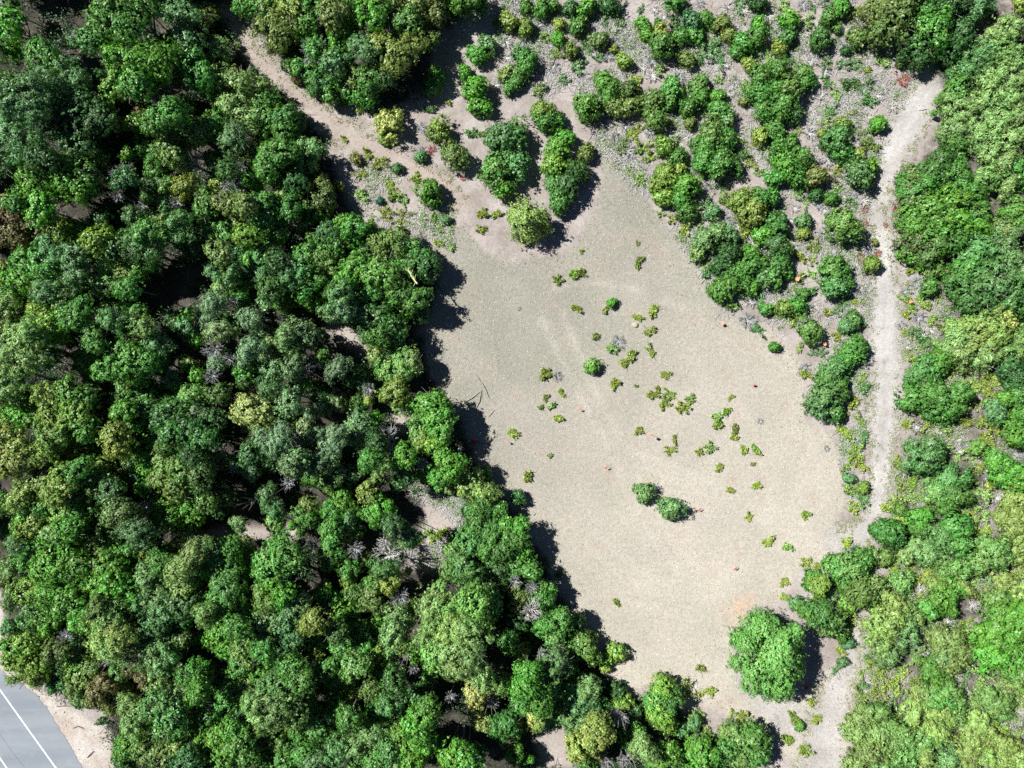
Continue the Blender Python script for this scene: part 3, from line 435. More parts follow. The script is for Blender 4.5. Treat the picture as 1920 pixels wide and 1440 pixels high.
def dead_arrays(seed, R=1.0, dense=1.0):
    """leafless branching plant, radius about R; origin at its foot."""
    rng = np.random.default_rng(seed)
    A, B, ra, rb = [], [], [], []
    def grow(p, d, ln, r, lev):
        q = p + d * ln
        A.append(p); B.append(q); ra.append(r); rb.append(r * 0.62)
        if lev == 0: return
        for _ in range(rng.integers(2, 4)):
            e = d + rng.normal(0, 0.38, 3); e[2] += 0.06; e /= np.linalg.norm(e)
            grow(p + (q - p) * rng.uniform(0.55, 1.0), e, ln * rng.uniform(0.6, 0.85), r * 0.6, lev - 1)
    n = int(15 * dense)
    for k in range(n):
        a = k / n * 6.283 + rng.normal(0, 0.25); el = rng.uniform(0.15, 1.0)
        d = np.array([math.cos(a), math.sin(a), el]); d /= np.linalg.norm(d)
        grow(np.array([0, 0, 0.0]), d, R * rng.uniform(0.3, 0.45), 0.042 * (0.7 + 0.3 * R), 3)
    A = np.array(A); B = np.array(B); A[:, 2] = np.maximum(A[:, 2], 0.01); B[:, 2] = np.maximum(B[:, 2], 0.02)
    V, F = sticks(A, B, np.array(ra), np.array(rb), rng)
    return V, F, np.repeat(rng.random(len(A)), 3)

CROWN = {}
for key, R, fine, ground, nv in (('s', 0.62, False, False, 5), ('m', 1.1, False, False, 6), ('l', 1.75, False, False, 5), ('x', 3.1, False, False, 1),
                                 ('fs', 0.62, True, False, 4), ('fm', 1.1, True, False, 5), ('fl', 1.75, True, False, 4),
                                 ('gs', 0.62, False, True, 5), ('gm', 1.1, False, True, 5), ('gl', 1.75, False, True, 4)):
    CROWN[key] = []
    for j in range(nv):
        V, F, a = crown_arrays(R, 11 + 101 * j + len(CROWN) * 7, fine, ground)
        rs = np.random.default_rng(j); top = np.array([[0.0, 0, 0]] * 4); dn = np.zeros((4, 3))
        dn[:, 2] = -0.88 * R if ground else -5.5; dn[:, :2] = rs.normal(0, 0.12, (4, 2)) * R; top[:, :2] = rs.normal(0, 0.3, (4, 2)) * R
        if not ground: dn[1:] = [0, 0, -0.9 * R]; top[0, :2] = 0; dn[0, :2] = 0
        sv, sf = sticks(top, dn, np.full(4, 0.035), np.full(4, 0.06), rs, 5)
        if j % 2 and not ground:      # bare limbs showing through the leaves
            m = int(9 * R) + 3; d = unit(rs.normal(size=(m, 3)) + np.array([0, 0, 0.5])); b0 = d * R * 0.45; b1 = d * R * rs.uniform(0.9, 1.12, (m, 1)) * np.array([1, 1, 0.9])
            sv, sf = join([(sv, sf), sticks(b0, b1, np.full(m, 0.030), np.full(m, 0.012), rs, 5), sticks(b0 + (b1 - b0) * 0.5, b1 + rs.normal(0, 0.16 * R, (m, 3)), np.full(m, 0.020), np.full(m, 0.008), rs, 5)])
        nf = len(F); V, F = join([(V, F), (sv, sf)])
        fm = np.zeros(len(F)); fm[nf:] = 1
        CROWN[key].append((R, mesh_np('crown_' + key, V, F, [M_LEAF, M_BARK], np.concatenate([a, rs.random(len(sf))]), fm)))
TRUNK = []
for j in range(4):
    V, F = trunk_arrays(j + 5)
    TRUNK.append(mesh_np('trunk', V, F, [M_BARK], smooth=True))
SCRUBM = {k: [] for k in 'sml'}
for k, R, nv in (('s', 0.35, 9), ('m', 0.62, 11), ('l', 1.0, 8)):
    for j in range(nv):
        V, F, a, fm = scrub_arrays(R, 300 + 13 * j + ord(k)); SCRUBM[k].append((R, mesh_np('scrub', V, F, [M_LEAF, M_TWIG], a, fm)))
DEADM = {k: [] for k in 'sl'}
for k, R, nv in (('s', 0.6, 5), ('l', 1.25, 5)):
    for j in range(nv):
        V, F, a = dead_arrays(500 + 17 * j + ord(k), R, 1.0 if k == 's' else 1.35); DEADM[k].append((R, mesh_np('dead', V, F, [M_TWIG], a)))

def pick_crown(r, tones, ground, rng):
    fine = tones[0] in 'cp' and not ground
    k = 'x' if r > 2.4 else 'l' if r > 1.42 else 'm' if r > 0.85 else 's'
    if k != 'x': k = ('f' if fine else 'g' if ground else '') + k
    R, me = rng.choice(CROWN[k])
    return R, me

# ---------------------------------------------------------------- reading the survey, and which crowns belong to one plant
def read(txt):
    out = []
    for t in txt.split():
        a = t.split(',')
        out.append((float(a[0]), float(a[1]), float(a[2]), a[3], int(a[4]) if len(a) > 4 else 0))
    return out

def cluster(items, reach, most, span):
    """crowns of one tone that overlap form one plant."""
    par = list(range(len(items)))
    mem = {i: [i] for i in par}
    def find(i):
        while par[i] != i: i = par[i]
        return i
    pairs = []
    for i in range(len(items)):
        for j in range(i + 1, len(items)):
            a, b = items[i], items[j]
            d = math.hypot(a[0] - b[0], a[1] - b[1])
            if a[3][0] == b[3][0] and d < reach * (a[2] + b[2]): pairs.append((d / (a[2] + b[2]), i, j))
    for _, i, j in sorted(pairs):
        a, b = find(i), find(j)
        if a == b or len(mem[a]) + len(mem[b]) > most: continue
        m = mem[a] + mem[b]
        if max(math.hypot(items[p][0] - items[q][0], items[p][1] - items[q][1]) for p in m for q in m) > span: continue
        par[b] = a; mem[a] = m; mem.pop(b)
    return [[items[i] for i in sorted(m, key=lambda i: -items[i][2])] for m in mem.values()]

THINGS = []        # (object, name, kind word, tone letter, px, py, size px)
rnd = random.Random(4)

def new_obj(name, me, parent=None, col=None):
    o = bpy.data.objects.new(name, me); link(o, parent)
    if col: o.color = col
    return o

def place_plant(lobes, name, kindword, cat, group, lo, hi, ground, trunk=True, swell=1.1):
    """one plant: an Empty at its foot with its crown pieces and trunk, or one mesh where it is small."""
    cx = sum(l[0] * l[2] for l in lobes) / sum(l[2] for l in lobes); cy_ = sum(l[1] * l[2] for l in lobes) / sum(l[2] for l in lobes)
    size = max(max(math.hypot(l[0] - cx, l[1] - cy_) + l[2] for l in lobes), 1)
    rm = lobes[0][2] * S
    deep = min(max(edge_depth(cx, cy_) - 0.6, 0) / 7.0, 1.0) if not ground else 0
    top = lo * (0.55 + 0.45 * deep) + (0.2 + 0.8 * deep) * hi * rnd.random() + 0.9 * rm + 0.9 * deep if not ground else rm * rnd.uniform(1.25, 1.5)
    items = []
    for i, l in enumerate(lobes):
        r = l[2] * S * swell
        if not ground and name != 'spreading_tree': r = l[2] * S * (1.0 + (swell - 1.0) * min(1.0, deep * 1.6))
        if ground: zc = r * 0.82
        else: zc = max(top - 0.85 * r - (0 if i == 0 else rnd.uniform(-0.2, 0.5)), r * 0.6)
        k = (CAM_H - zc) / CAM_H
        x, y = ground_at(l[0], l[1], zc)
        items.append((x, y, zc, r * k, l))
    fx = sum(i[0] for i in items) / len(items); fy = sum(i[1] for i in items) / len(items)
    single = len(items) == 1 and (lobes[0][2] < 26 or ground)
    if single:
        x, y, zc, r, l = items[0]
        R, me = pick_crown(r, l[3], ground, rnd)
        o = new_obj(name, me, col=tone(l[3]))
        o.location = (x, y, zc); q = rnd.uniform(0.88, 1.13); o.scale = (r / R * q, r / R / q, r / R * rnd.uniform(0.9, 1.15)); o.rotation_euler = (0, 0, rnd.uniform(0, 6.28))
    else:
        o = new_obj(name, None); o.location = (fx, fy, 0); o.empty_display_size = 0.3
        for x, y, zc, r, l in items:
            R, me = pick_crown(r, l[3], ground, rnd)
            c = new_obj('crown', me, o, tone(l[3]))
            c.location = (x - fx, y - fy, zc); q = rnd.uniform(0.88, 1.13); c.scale = (r / R * q, r / R / q, r / R * rnd.uniform(0.9, 1.15)); c.rotation_euler = (0, 0, rnd.uniform(0, 6.28))
        if trunk:
            t = new_obj('trunk', rnd.choice(TRUNK), o)
            h = max(i[2] for i in items); w = max(2.0 * rm, size * S) * 1.1
            t.scale = (w, w, h + 0.2); t.rotation_euler = (0, 0, rnd.uniform(0, 6.28))
    if lobes[0][2] > 60:
        for c in o.children:
            if c.name.startswith('crown'): c.color = (0.155, 0.345, 0.075, 1)
    tag(o, None, cat, group)
    THINGS.append((o, name, kindword, lobes[0][3][0], cx, cy_, size))
    return o

def edge_depth(px, py):
    d = signed(np.array([ground_at(px, py)[0]]), np.array([ground_at(px, py)[1]]), WOODFLOOR)[0] + 0.5
    e = -band(np.array([ground_at(px, py)[0]]), np.array([ground_at(px, py)[1]]), PATH)[0]
    return min(d, e, 12.0)
HOLLOW = [(340, 530, 62), (110, 28, 62), (225, 265, 26), (262, 640, 14), (435, 820, 34), (770, 945, 36), (850, 1330, 40), (1020, 1400, 46), (930, 1415, 30), (640, 640, 40), (555, 590, 22), (405, 1250, 20)]
def clear_of_ways(items):
    out = []
    for x, y, r, t, f in items:
        X, Y = ground_at(x, y); d = min(-band(np.array([X]), np.array([Y]), PATH)[0], -band(np.array([X]), np.array([Y]), TRACK_MAIN)[0]) / S
        b = max(signed(np.array([X]), np.array([Y]), p)[0] for p in BARE[:4]) / S
        hd = min(math.hypot(x - h[0], y - h[1]) - h[2] * 0.85 for h in HOLLOW)
        if b > 4 or hd < -2: continue
        d = min(d, hd + 5)
        d = min(d, -b + 3) if b > -40 else d
        out.append((x, y, min(r, max(d * 0.93, 6)), t, f))
    return out
wood = [(x, y, r, t[0] + 'g' if 370 < x < 690 and 560 < y < 900 and t[0] in 'cmp' and (int(x) + int(y)) % 5 < 3 else t, f) for x, y, r, t, f in clear_of_ways(read(WOOD))]
# low bushes where the canopy leaves room, apart from the hollows, streaks and ways
placed = list(wood); tries = 0
while tries < 9000 and len(placed) < len(wood) + 45:
    tries += 1
    x, y = rnd.uniform(5, 1120), rnd.uniform(5, 1435); X, Y = ground_at(x, y); XA, YA = np.array([X]), np.array([Y])
    gap = min(math.hypot(x - l[0], y - l[1]) - l[2] * 1.05 for l in placed)
    if gap < 4 or any(math.hypot(x - h[0], y - h[1]) < h[2] for h in HOLLOW): continue
    if signed(XA, YA, WOODFLOOR)[0] < 1.2 or edge_depth(x, y) < 1.3 or signed(XA, YA, ASPHALT)[0] > -1 or signed(XA, YA, SHOULDER)[0] > -0.4 or any(signed(XA, YA, b)[0] > -0.3 for b in BARE): continue
    placed.append((x, y, min(gap + 7, 19), rnd.choice(['dm', 'd', 'dc', 'do', 'm']), 0))
wood = placed
for m in cluster(wood, 0.78, 5, 78):
    r = m[0][2]; t = m[0][3][0]
    if r < 19 and len(m) <= 2: place_plant(m, 'understorey_bush', 'bush', 'bush', 'bushes under the wood', 0.7, 1.6, False, swell=1.25)
    elif t in 'cp': place_plant(m, 'feathery_tree', 'feathery tree', 'tree', 'fine leaved trees of the wood', 1.6, 4.0, False, swell=1.15)
    else: place_plant(m, 'leafy_tree', 'tree', 'tree', 'broad leaved trees of the wood', 1.5, 4.0, False, swell=1.15)
for m in cluster(read(BUSH), 0.55, 3, 50):
    place_plant(m, 'domed_bush', 'domed bush', 'bush', 'bushes on the open ground', 0, 0, True, trunk=True, swell=0.87)
PALER = {'p': 'py', 'c': 'cp', 'm': 'mp', 'o': 'op', 'd': 'mp'}
belt = [(x, y, r, PALER.get(t[0], t) if r < 60 and (y > 1040 or (x > 1795 and y > 780)) else t, f) for x, y, r, t, f in clear_of_ways(read(BELT))]
for m in cluster(belt, 0.62, 4, 80):
    low = m[0][1] > 1040
    lone = m[0][2] > 60
    place_plant(m, 'spreading_tree', 'spreading tree', 'tree', 'spreading trees beyond the dirt road', 3.0 if lone else 0.4 if low else 1.0, 0.1 if lone else 0.7 if low else 1.5, False, swell=1.1 if lone else 0.94 if low else 1.0)
extra = random.Random(21); scrub = read(SCRUB); dead = read(DEAD)
solid = [l for l in read(BUSH) + read(BELT)] + scrub + dead
def fill(lst, polys, n, rlo, rhi, tones, room):
    k = 0; tries = 0
    while k < n and tries < 6000:
        tries += 1
        x, y = extra.uniform(640, 1915), extra.uniform(4, 1436); X, Y = ground_at(x, y); XA, YA = np.array([X]), np.array([Y])
        if not any(signed(XA, YA, p)[0] > 0.3 for p in polys) or band(XA, YA, TRACK_MAIN)[0] > -0.5 or band(XA, YA, TRACK_LOW)[0] > -0.4 or band(XA, YA, PATH)[0] > -0.3: continue
        if min(math.hypot(x - l[0], y - l[1]) - l[2] for l in solid) < room: continue
        it = (x, y, extra.uniform(rlo, rhi), extra.choice(tones), 0); lst.append(it); solid.append(it); k += 1
fill(scrub, (SLOPE,), 55, 9, 17, ('cg', 'c', 'pg', 'p', 'yg', 'cg'), 5)
fill(scrub, (RIGHTSIDE,), 35, 9, 19, ('y', 'yp', 'p', 'cg', 'yb'), 2)
fill(dead, (SLOPE,), 60, 9, 17, ('w', 'g', 'gw'), 2)
fill(dead, (RIGHTSIDE,), 18, 9, 15, ('w', 'g'), 0)
for x, y, r, t, _ in scrub:
    rr = r * S * (0.98 if 890 < x < 1540 and y > 440 else 1.08); key = 's' if rr < 0.46 else 'm' if rr < 0.8 else 'l'
    R, me = rnd.choice(SCRUBM[key])
    c_ = tone(t); o = new_obj('scrub_plant', me, col=(c_[0] * 1.08, c_[1] * 1.03, c_[2], 1)); gx, gy = ground_at(x, y, 0.2)
    o.location = (gx, gy, 0.0); k = rr / R; q = rnd.uniform(0.78, 1.28); o.scale = (k * q, k / q, k * rnd.uniform(1.1, 1.7)); o.rotation_euler = (0, 0, rnd.uniform(0, 6.28))
    tag(o, None, 'scrub plant', 'low scrub on the bare ground')
    THINGS.append((o, 'scrub_plant', 'low scrub plant', t[0], x, y, r))
for x, y, r, t, up in dead:
    rr = r * S * 1.15; R, me = rnd.choice(DEADM['s' if rr < 0.9 else 'l'])
    red = t[0] == 'x'
    name = 'red_shrub' if red else 'dead_bush'
    zb = rnd.uniform(2.6, 3.4) if up else 0.0
    k = rr / R
    gx, gy = ground_at(x, y, zb)
    if up:
        o = new_obj('dead_tree', None); o.location = (gx, gy, 0); name = 'dead_tree'
        c = new_obj('bare_branches', me, o, tone(t)); c.location = (0, 0, zb); c.scale = (k, k, k * 1.1); c.rotation_euler = (0, 0, rnd.uniform(0, 6.28))
        b = new_obj('trunk', rnd.choice(TRUNK), o); b.scale = (1.6, 1.6, zb * 1.9)
    else:
        o = new_obj(name, me, col=tone(t)); o.location = (gx, gy, 0); o.scale = (k, k, k * 0.75); o.rotation_euler = (0, 0, rnd.uniform(0, 6.28))
    tag(o, None, 'dead tree' if up else 'shrub', 'dead trees in the wood' if up else 'red shrubs' if red else 'leafless shrubs on the bare ground')
    THINGS.append((o, name, name.replace('_', ' '), t[0], x, y, r))
# ---------------------------------------------------------------- the ground sheet and the paved road
xs = np.concatenate([np.linspace(-700, -64, 24), np.arange(-60, 60.01, 0.3), np.linspace(64, 700, 24)])
ys = np.concatenate([np.linspace(-700, -52, 24), np.arange(-48, 48.01, 0.3), np.linspace(52, 700, 24)])
GX, GY = np.meshgrid(xs, ys)
nx, ny = len(xs), len(ys)
GV = np.stack([GX.ravel(), GY.ravel(), np.zeros(nx * ny)], 1)
ii = (np.arange(ny - 1)[:, None] * nx + np.arange(nx - 1)[None]).ravel()
ZONES = {
    'clear': soft(signed(GX, GY, CLEARING), -0.8, 0.8),
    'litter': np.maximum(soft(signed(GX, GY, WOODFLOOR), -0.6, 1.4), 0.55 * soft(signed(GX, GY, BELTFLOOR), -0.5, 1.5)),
    'track': np.maximum.reduce([soft(band(GX, GY, TRACK_MAIN), -0.9, 0.5), soft(band(GX, GY, TRACK_LOW), -0.9, 0.6), 0.75 * soft(band(GX, GY, TRACK_CROSS), -1.0, 0.6)]),
    'path': soft(band(GX, GY, PATH), -0.35, 0.35),
    'rut': np.maximum.reduce([soft(band(GX, GY, [(x, y, 5) for x, y in r]), -0.3, 0.2) for r in RUTS]),
    'wheel': np.maximum.reduce([soft(band(GX, GY, [(x, y, 5) for x, y in r]), -0.3, 0.15) for r in WHEELS]),
    'bare': np.maximum.reduce([soft(signed(GX, GY, b), -0.5, 0.4) for b in BARE]),
    'rusty': np.maximum(soft(-np.hypot(GX - ground_at(1388, 1148)[0], GY - ground_at(1388, 1148)[1]), -2.6, -0.3), 0.6 * soft(-np.hypot(GX - ground_at(1222, 1290)[0], GY - ground_at(1222, 1290)[1]), -1.6, -0.2)),
    'verge': soft(signed(GX, GY, SHOULDER), -0.4, 0.5),
    # greyer west, paler south east: partly dryness, partly sun-angle brightness painted into the soil
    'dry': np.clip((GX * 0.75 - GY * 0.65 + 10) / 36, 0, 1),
}

def ground_material():
    m, nt, out = nodes_of('soil')
    tc = N_(nt, 'ShaderNodeTexCoord'); P = tc.outputs['Object']
    n_edge = noise(nt, P, 0.55, 6, 0.65)
    def zone(k, soft_=0.32):
        a = N_(nt, 'ShaderNodeAttribute', attribute_name=k).outputs['Fac']
        v = mathn(nt, 'ADD', a, mathn(nt, 'MULTIPLY', mathn(nt, 'SUBTRACT', n_edge, 0.5), 1.7))
        return ramp(nt, v, 0.5 - soft_, 0.5 + soft_)
    raw = lambda k: N_(nt, 'ShaderNodeAttribute', attribute_name=k).outputs['Fac']
    big = noise(nt, P, 0.09, 4, 0.6); mid = noise(nt, P, 0.45, 5, 0.65); fine = noise(nt, P, 3.2, 4, 0.7)
    grain = noise(nt, P, 9.0, 2, 0.6)
    # scrub soil: pinkish grey
    col = mixc(nt, ramp(nt, mid, 0.35, 0.65), (0.255, 0.222, 0.202), (0.335, 0.305, 0.285))
    # dry turf of the clearing: straw grey with greener and pinker patches
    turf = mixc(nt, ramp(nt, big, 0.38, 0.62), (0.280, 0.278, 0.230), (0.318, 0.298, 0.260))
    turf = mixc(nt, ramp(nt, raw('dry'), 0.1, 0.95), mixc(nt, 0.5, turf, (0.192, 0.188, 0.158)), mixc(nt, 0.55, turf, (0.435, 0.398, 0.335)))  # grey-to-pale ramp: drier soil plus sun-angle brightness put into the colour
    turf = mixc(nt, mathn(nt, 'MULTIPLY', ramp(nt, mid, 0.50, 0.72), 0.45), turf, (0.30, 0.225, 0.18))
    turf = mixc(nt, mathn(nt, 'MULTIPLY', mathn(nt, 'MULTIPLY', raw('rut'), ramp(nt, mid, 0.30, 0.6)), 0.36), turf, (0.44, 0.41, 0.36))
    turf = mixc(nt, mathn(nt, 'MULTIPLY', raw('rusty'), ramp(nt, n_edge, 0.35, 0.65)), turf, (0.47, 0.335, 0.24))
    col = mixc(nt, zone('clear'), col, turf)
    col = mixc(nt, zone('verge'), col, mixc(nt, ramp(nt, mid, 0.35, 0.65), (0.36, 0.31, 0.265), (0.44, 0.41, 0.38)))
    col = mixc(nt, mathn(nt, 'MULTIPLY', zone('path', 0.4), 0.85), col, mixc(nt, mid, (0.25, 0.205, 0.175), (0.36, 0.315, 0.28)))
    col = mixc(nt, zone('track', 0.40), col, mixc(nt, ramp(nt, mid, 0.35, 0.65), (0.315, 0.297, 0.280), (0.385, 0.367, 0.350)))
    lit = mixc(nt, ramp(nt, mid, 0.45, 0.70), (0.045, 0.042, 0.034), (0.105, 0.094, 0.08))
    lit = mixc(nt, raw('bare'), lit, mixc(nt, mid, (0.25, 0.21, 0.185), (0.40, 0.36, 0.33)))
    col = mixc(nt, mathn(nt, 'MULTIPLY', mathn(nt, 'MULTIPLY', raw('wheel'), ramp(nt, mid, 0.3, 0.6)), 0.5), col, (0.46, 0.445, 0.43))
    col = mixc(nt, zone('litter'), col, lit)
    # tufts, grit and pebbles
    vor = N_(nt, 'ShaderNodeTexVoronoi'); vor.inputs['Scale'].default_value = 4.6; nt.links.new(P, vor.inputs['Vector'])
    peb = ramp(nt, vor.outputs['Distance'], 0.05, 0.55)
    k = mathn(nt, 'ADD', mathn(nt, 'MULTIPLY', ramp(nt, grain, 0.25, 0.75), 0.30), mathn(nt, 'MULTIPLY', ramp(nt, fine, 0.25, 0.75), 0.26))
    k = mathn(nt, 'ADD', k, mathn(nt, 'MULTIPLY', peb, -0.08))
    k = mathn(nt, 'ADD', k, 0.75)
    k = mathn(nt, 'MULTIPLY', k, mathn(nt, 'ADD', mathn(nt, 'MULTIPLY', ramp(nt, noise(nt, P, 0.22, 5, 0.6), 0.3, 0.7), 0.16), 0.92))
    sc = N_(nt, 'ShaderNodeVectorMath', operation='SCALE'); nt.links.new(col, sc.inputs[0]); nt.links.new(k, sc.inputs['Scale'])
    p = N_(nt, 'ShaderNodeBsdfPrincipled'); nt.links.new(sc.outputs[0], p.inputs['Base Color'])
    p.inputs['Roughness'].default_value = 0.95; p.inputs['Specular IOR Level'].default_value = 0.1
    bp = N_(nt, 'ShaderNodeBump'); bp.inputs['Strength'].default_value = 0.4; bp.inputs['Distance'].default_value = 0.06
    nt.links.new(mathn(nt, 'ADD', fine, mathn(nt, 'MULTIPLY', grain, 0.5)), bp.inputs['Height']); nt.links.new(bp.outputs[0], p.inputs['Normal'])
    nt.links.new(p.outputs[0], out.inputs[0])
    return m

M_SOIL = ground_material()
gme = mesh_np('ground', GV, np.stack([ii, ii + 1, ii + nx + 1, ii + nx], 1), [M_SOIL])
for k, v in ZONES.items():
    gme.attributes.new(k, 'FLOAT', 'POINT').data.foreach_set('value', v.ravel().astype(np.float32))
tag(new_obj('ground', gme), kind='structure')

def fan(name, poly, z, mat, ragged=0.0, seed=1, thick=None):
    """a flat sheet over a simple outline; the outline is broken up with small steps."""
    import bmesh
    rng = random.Random(seed); P = [Vector((*ground_at(x, y), z)) for x, y in poly]; pts = []
    for a, b in zip(P, P[1:] + P[:1]):
        n = max(1, int((b - a).length / 0.15)) if ragged else 1
        d = (b - a); nrm = Vector((-d.y, d.x, 0)).normalized()
        for k in range(n): pts.append(a + d * k / n + nrm * (rng.uniform(-ragged, ragged) if ragged else 0))
    bm = bmesh.new(); f = bm.faces.new([bm.verts.new(p) for p in pts]); bmesh.ops.triangulate(bm, faces=[f]); bmesh.ops.recalc_face_normals(bm, faces=bm.faces)
    if bm.faces and sum(q.normal.z for q in bm.faces) < 0: bmesh.ops.reverse_faces(bm, faces=bm.faces)
    me = bpy.data.meshes.new(name); bm.to_mesh(me); bm.free(); me.materials.append(mat)
    return new_obj(name, me)

def asphalt_material():
    m, nt, out = nodes_of('asphalt'); tc = N_(nt, 'ShaderNodeTexCoord'); P = tc.outputs['Object']
    mp = N_(nt, 'ShaderNodeMapping'); mp.inputs['Rotation'].default_value = (0, 0, math.radians(54)); mp.inputs['Scale'].default_value = (0.12, 1.1, 1); nt.links.new(P, mp.inputs[0])
    wear = noise(nt, mp.outputs[0], 0.8, 4, 0.6); gr = noise(nt, P, 14, 2, 0.7); pt = noise(nt, P, 1.3, 4, 0.6)
    c = mixc(nt, ramp(nt, wear, 0.3, 0.7), (0.160, 0.182, 0.208), (0.205, 0.228, 0.254))
    c = mixc(nt, mathn(nt, 'MULTIPLY', ramp(nt, pt, 0.5, 0.75), 0.4), c, (0.26, 0.27, 0.275))
    k = mathn(nt, 'ADD', mathn(nt, 'MULTIPLY', gr, 0.35), 0.82)
    sc = N_(nt, 'ShaderNodeVectorMath', operation='SCALE'); nt.links.new(c, sc.inputs[0]); nt.links.new(k, sc.inputs['Scale'])
    p = N_(nt, 'ShaderNodeBsdfPrincipled'); nt.links.new(sc.outputs[0], p.inputs['Base Color']); p.inputs['Roughness'].default_value = 0.8
    nt.links.new(p.outputs[0], out.inputs[0]); return m

def plain(name, col, rough=0.7, vary=0.25, scale=6):
    m, nt, out = nodes_of(name); tc = N_(nt, 'ShaderNodeTexCoord')
    p = N_(nt, 'ShaderNodeBsdfPrincipled')
    n = ramp(nt, noise(nt, tc.outputs['Object'], scale, 4, 0.65), 0.3, 0.7)
    nt.links.new(mixc(nt, n, tuple(c * (1 - vary) for c in col), col), p.inputs['Base Color']); p.inputs['Roughness'].default_value = rough
    nt.links.new(p.outputs[0], out.inputs[0]); return m

M_ASPHALT = asphalt_material()
tag(fan('road', ASPHALT, 0.02, M_ASPHALT, 0.07, 3), kind='structure')
M_PAINT = plain('road_paint', (0.80, 0.80, 0.78), 0.6, 0.22, 3)
def strip(name, pts, half, z, mat):
    P = [Vector((*ground_at(x, y), z)) for x, y in pts]; V = []
    for i, p in enumerate(P):
        d = (P[min(i + 1, len(P) - 1)] - P[max(i - 1, 0)]).normalized(); n = Vector((-d.y, d.x, 0))
        V += [tuple(p + n * half), tuple(p - n * half)]
    F = [[2 * i, 2 * i + 1, 2 * i + 3, 2 * i + 2] for i in range(len(P) - 1)]
    return tag(new_obj(name, mesh_np(name, V, F, [mat])), kind='structure')
strip('road_edge_line', [(-420, 720), (-120, 1128), (0, 1293), (60, 1377), (106, 1441), (380, 1830)], 0.058, 0.025, M_PAINT)
strip('road_centre_line', [(-420, 845), (-120, 1255), (0, 1421), (13, 1440), (290, 1830)], 0.058, 0.025, M_PAINT)
strip('road_crack', [(-60, 1300), (0, 1377), (22, 1408), (47, 1440), (90, 1500)], 0.012, 0.024, plain('crack', (0.09, 0.095, 0.10)))
# ---------------------------------------------------------------- marker flags
M_FLAG = plain('flag_cloth', (0.80, 0.26, 0.17), 0.7, 0.2, 9)
M_POLE = plain('flag_pole', (0.55, 0.53, 0.5), 0.5, 0.2)
def flag(px, py, h, w, d, yaw, label):
    """thin upright rod with a limp square of orange cloth at its top."""
    x, y = ground_at(px, py, h)
    o = new_obj('marker_flag', None); o.location = (x, y, 0); o.rotation_euler = (0, 0, yaw); o.empty_display_size = 0.2
    rng = np.random.default_rng(int(px))
    V, F = sticks(np.array([[0, 0, 0.0]]), np.array([[0, 0, h]]), np.array([0.014]), np.array([0.011]), rng, 6)
    new_obj('pole', mesh_np('pole', V, F, [M_POLE], smooth=True), o)
    w *= 0.8; d *= 0.8
    n, k = 9, 6; V = []
    for i in range(n + 1):
        for j in range(k + 1):
            u, v = i / n, j / k
            V.append((0.01 + u * w, 0.10 * d * math.sin(u * 5 + v) * u + 0.85 * d * (1 - v), h - 0.02 - (1 - v) * d * (0.5 + 0.1 * math.sin(4 * u)) - 0.25 * u * u * d))
    F = [[i * (k + 1) + j, (i + 1) * (k + 1) + j, (i + 1) * (k + 1) + j + 1, i * (k + 1) + j + 1] for i in range(n) for j in range(k)]
    me = mesh_np('cloth', V, F, [M_FLAG], smooth=True)
    c = new_obj('cloth', me, o); s = c.modifiers.new('thick', 'SOLIDIFY'); s.thickness = 0.008
    tag(o, label, 'flag', 'orange marker flags set out over the ground')
FL = 'small orange marker flag, '
flag(1222, 815, 1.35, 0.34, 0.30, 2.6, 'tall orange marker flag with a long shadow between two low scrubs')
flag(1138, 874, 0.62, 0.34, 0.26, 3.6, FL + 'above the pair of cool green bushes')
flag(1088, 766, 0.62, 0.28, 0.22, 3.0, FL + 'out by the five tiny scrubs')
flag(1359, 608, 0.5, 0.34, 0.3, 2.2, FL + 'beside the grey dead shrub')
flag(1416, 720, 0.5, 0.32, 0.26, 2.9, FL + 'alone on pale turf, right of the scrub cluster'.replace('right of', 'beyond'))
flag(1313, 953, 0.5, 0.34, 0.26, 3.8, FL + 'shadeward of the paired bushes')
flag(1380, 1063, 0.5, 0.36, 0.3, 4.0, FL + 'lowest on the turf, above the lone domed tree')
flag(954, 829, 0.55, 0.26, 0.2, 2.8, FL + 'just below a tiny scrub by the wood')
flag(1498, 527, 0.7, 0.42, 0.36, 1.2, FL + 'at the edge of a bush shadow')
flag(1707, 569, 0.6, 0.40, 0.3, 0.4, FL + 'among grey shrubs by the road')
flag(1775, 511, 0.9, 0.36, 0.3, 0.8, FL + 'against the huge cool green crown')
flag(1551, 647, 0.6, 0.34, 0.28, 2.0, FL + 'tucked between bushes at the turf edge')
flag(787, 1026, 0.5, 0.22, 0.18, 2.0, FL + 'in the little gap of the wood')

# ---------------------------------------------------------------- cloth bundles left in the tree shade
def bundle(name, px, py, r, col, label, cat, z0=0.0):
    import bmesh
    rng = random.Random(int(px)); bm = bmesh.new(); bmesh.ops.create_icosphere(bm, subdivisions=3, radius=1)
    for v in bm.verts:
        a = math.atan2(v.co.y, v.co.x); f = 1 + 0.16 * math.sin(3 * a + v.co.z * 4) + 0.10 * math.sin(7 * a + 1) + 0.06 * math.sin(v.co.x * 11 + v.co.y * 9)
        v.co = Vector((v.co.x * r * f * 1.15, v.co.y * r * f * 0.9, max(v.co.z, -0.35) * r * 0.75 * f + r * 0.27))
    me = bpy.data.meshes.new(name); bm.to_mesh(me); bm.free(); me.materials.append(M_CLOTH)
    for p in me.polygons: p.use_smooth = True
    x, y = ground_at(px, py); o = new_obj(name, me, col=col); o.location = (x, y, z0)
    return tag(o, label, cat)
bundle('cloth_bundle', 889, 828, 0.21, (0.62, 0.03, 0.06, 1), 'crumpled red bundle lying at the wood shadow edge', 'bundle')
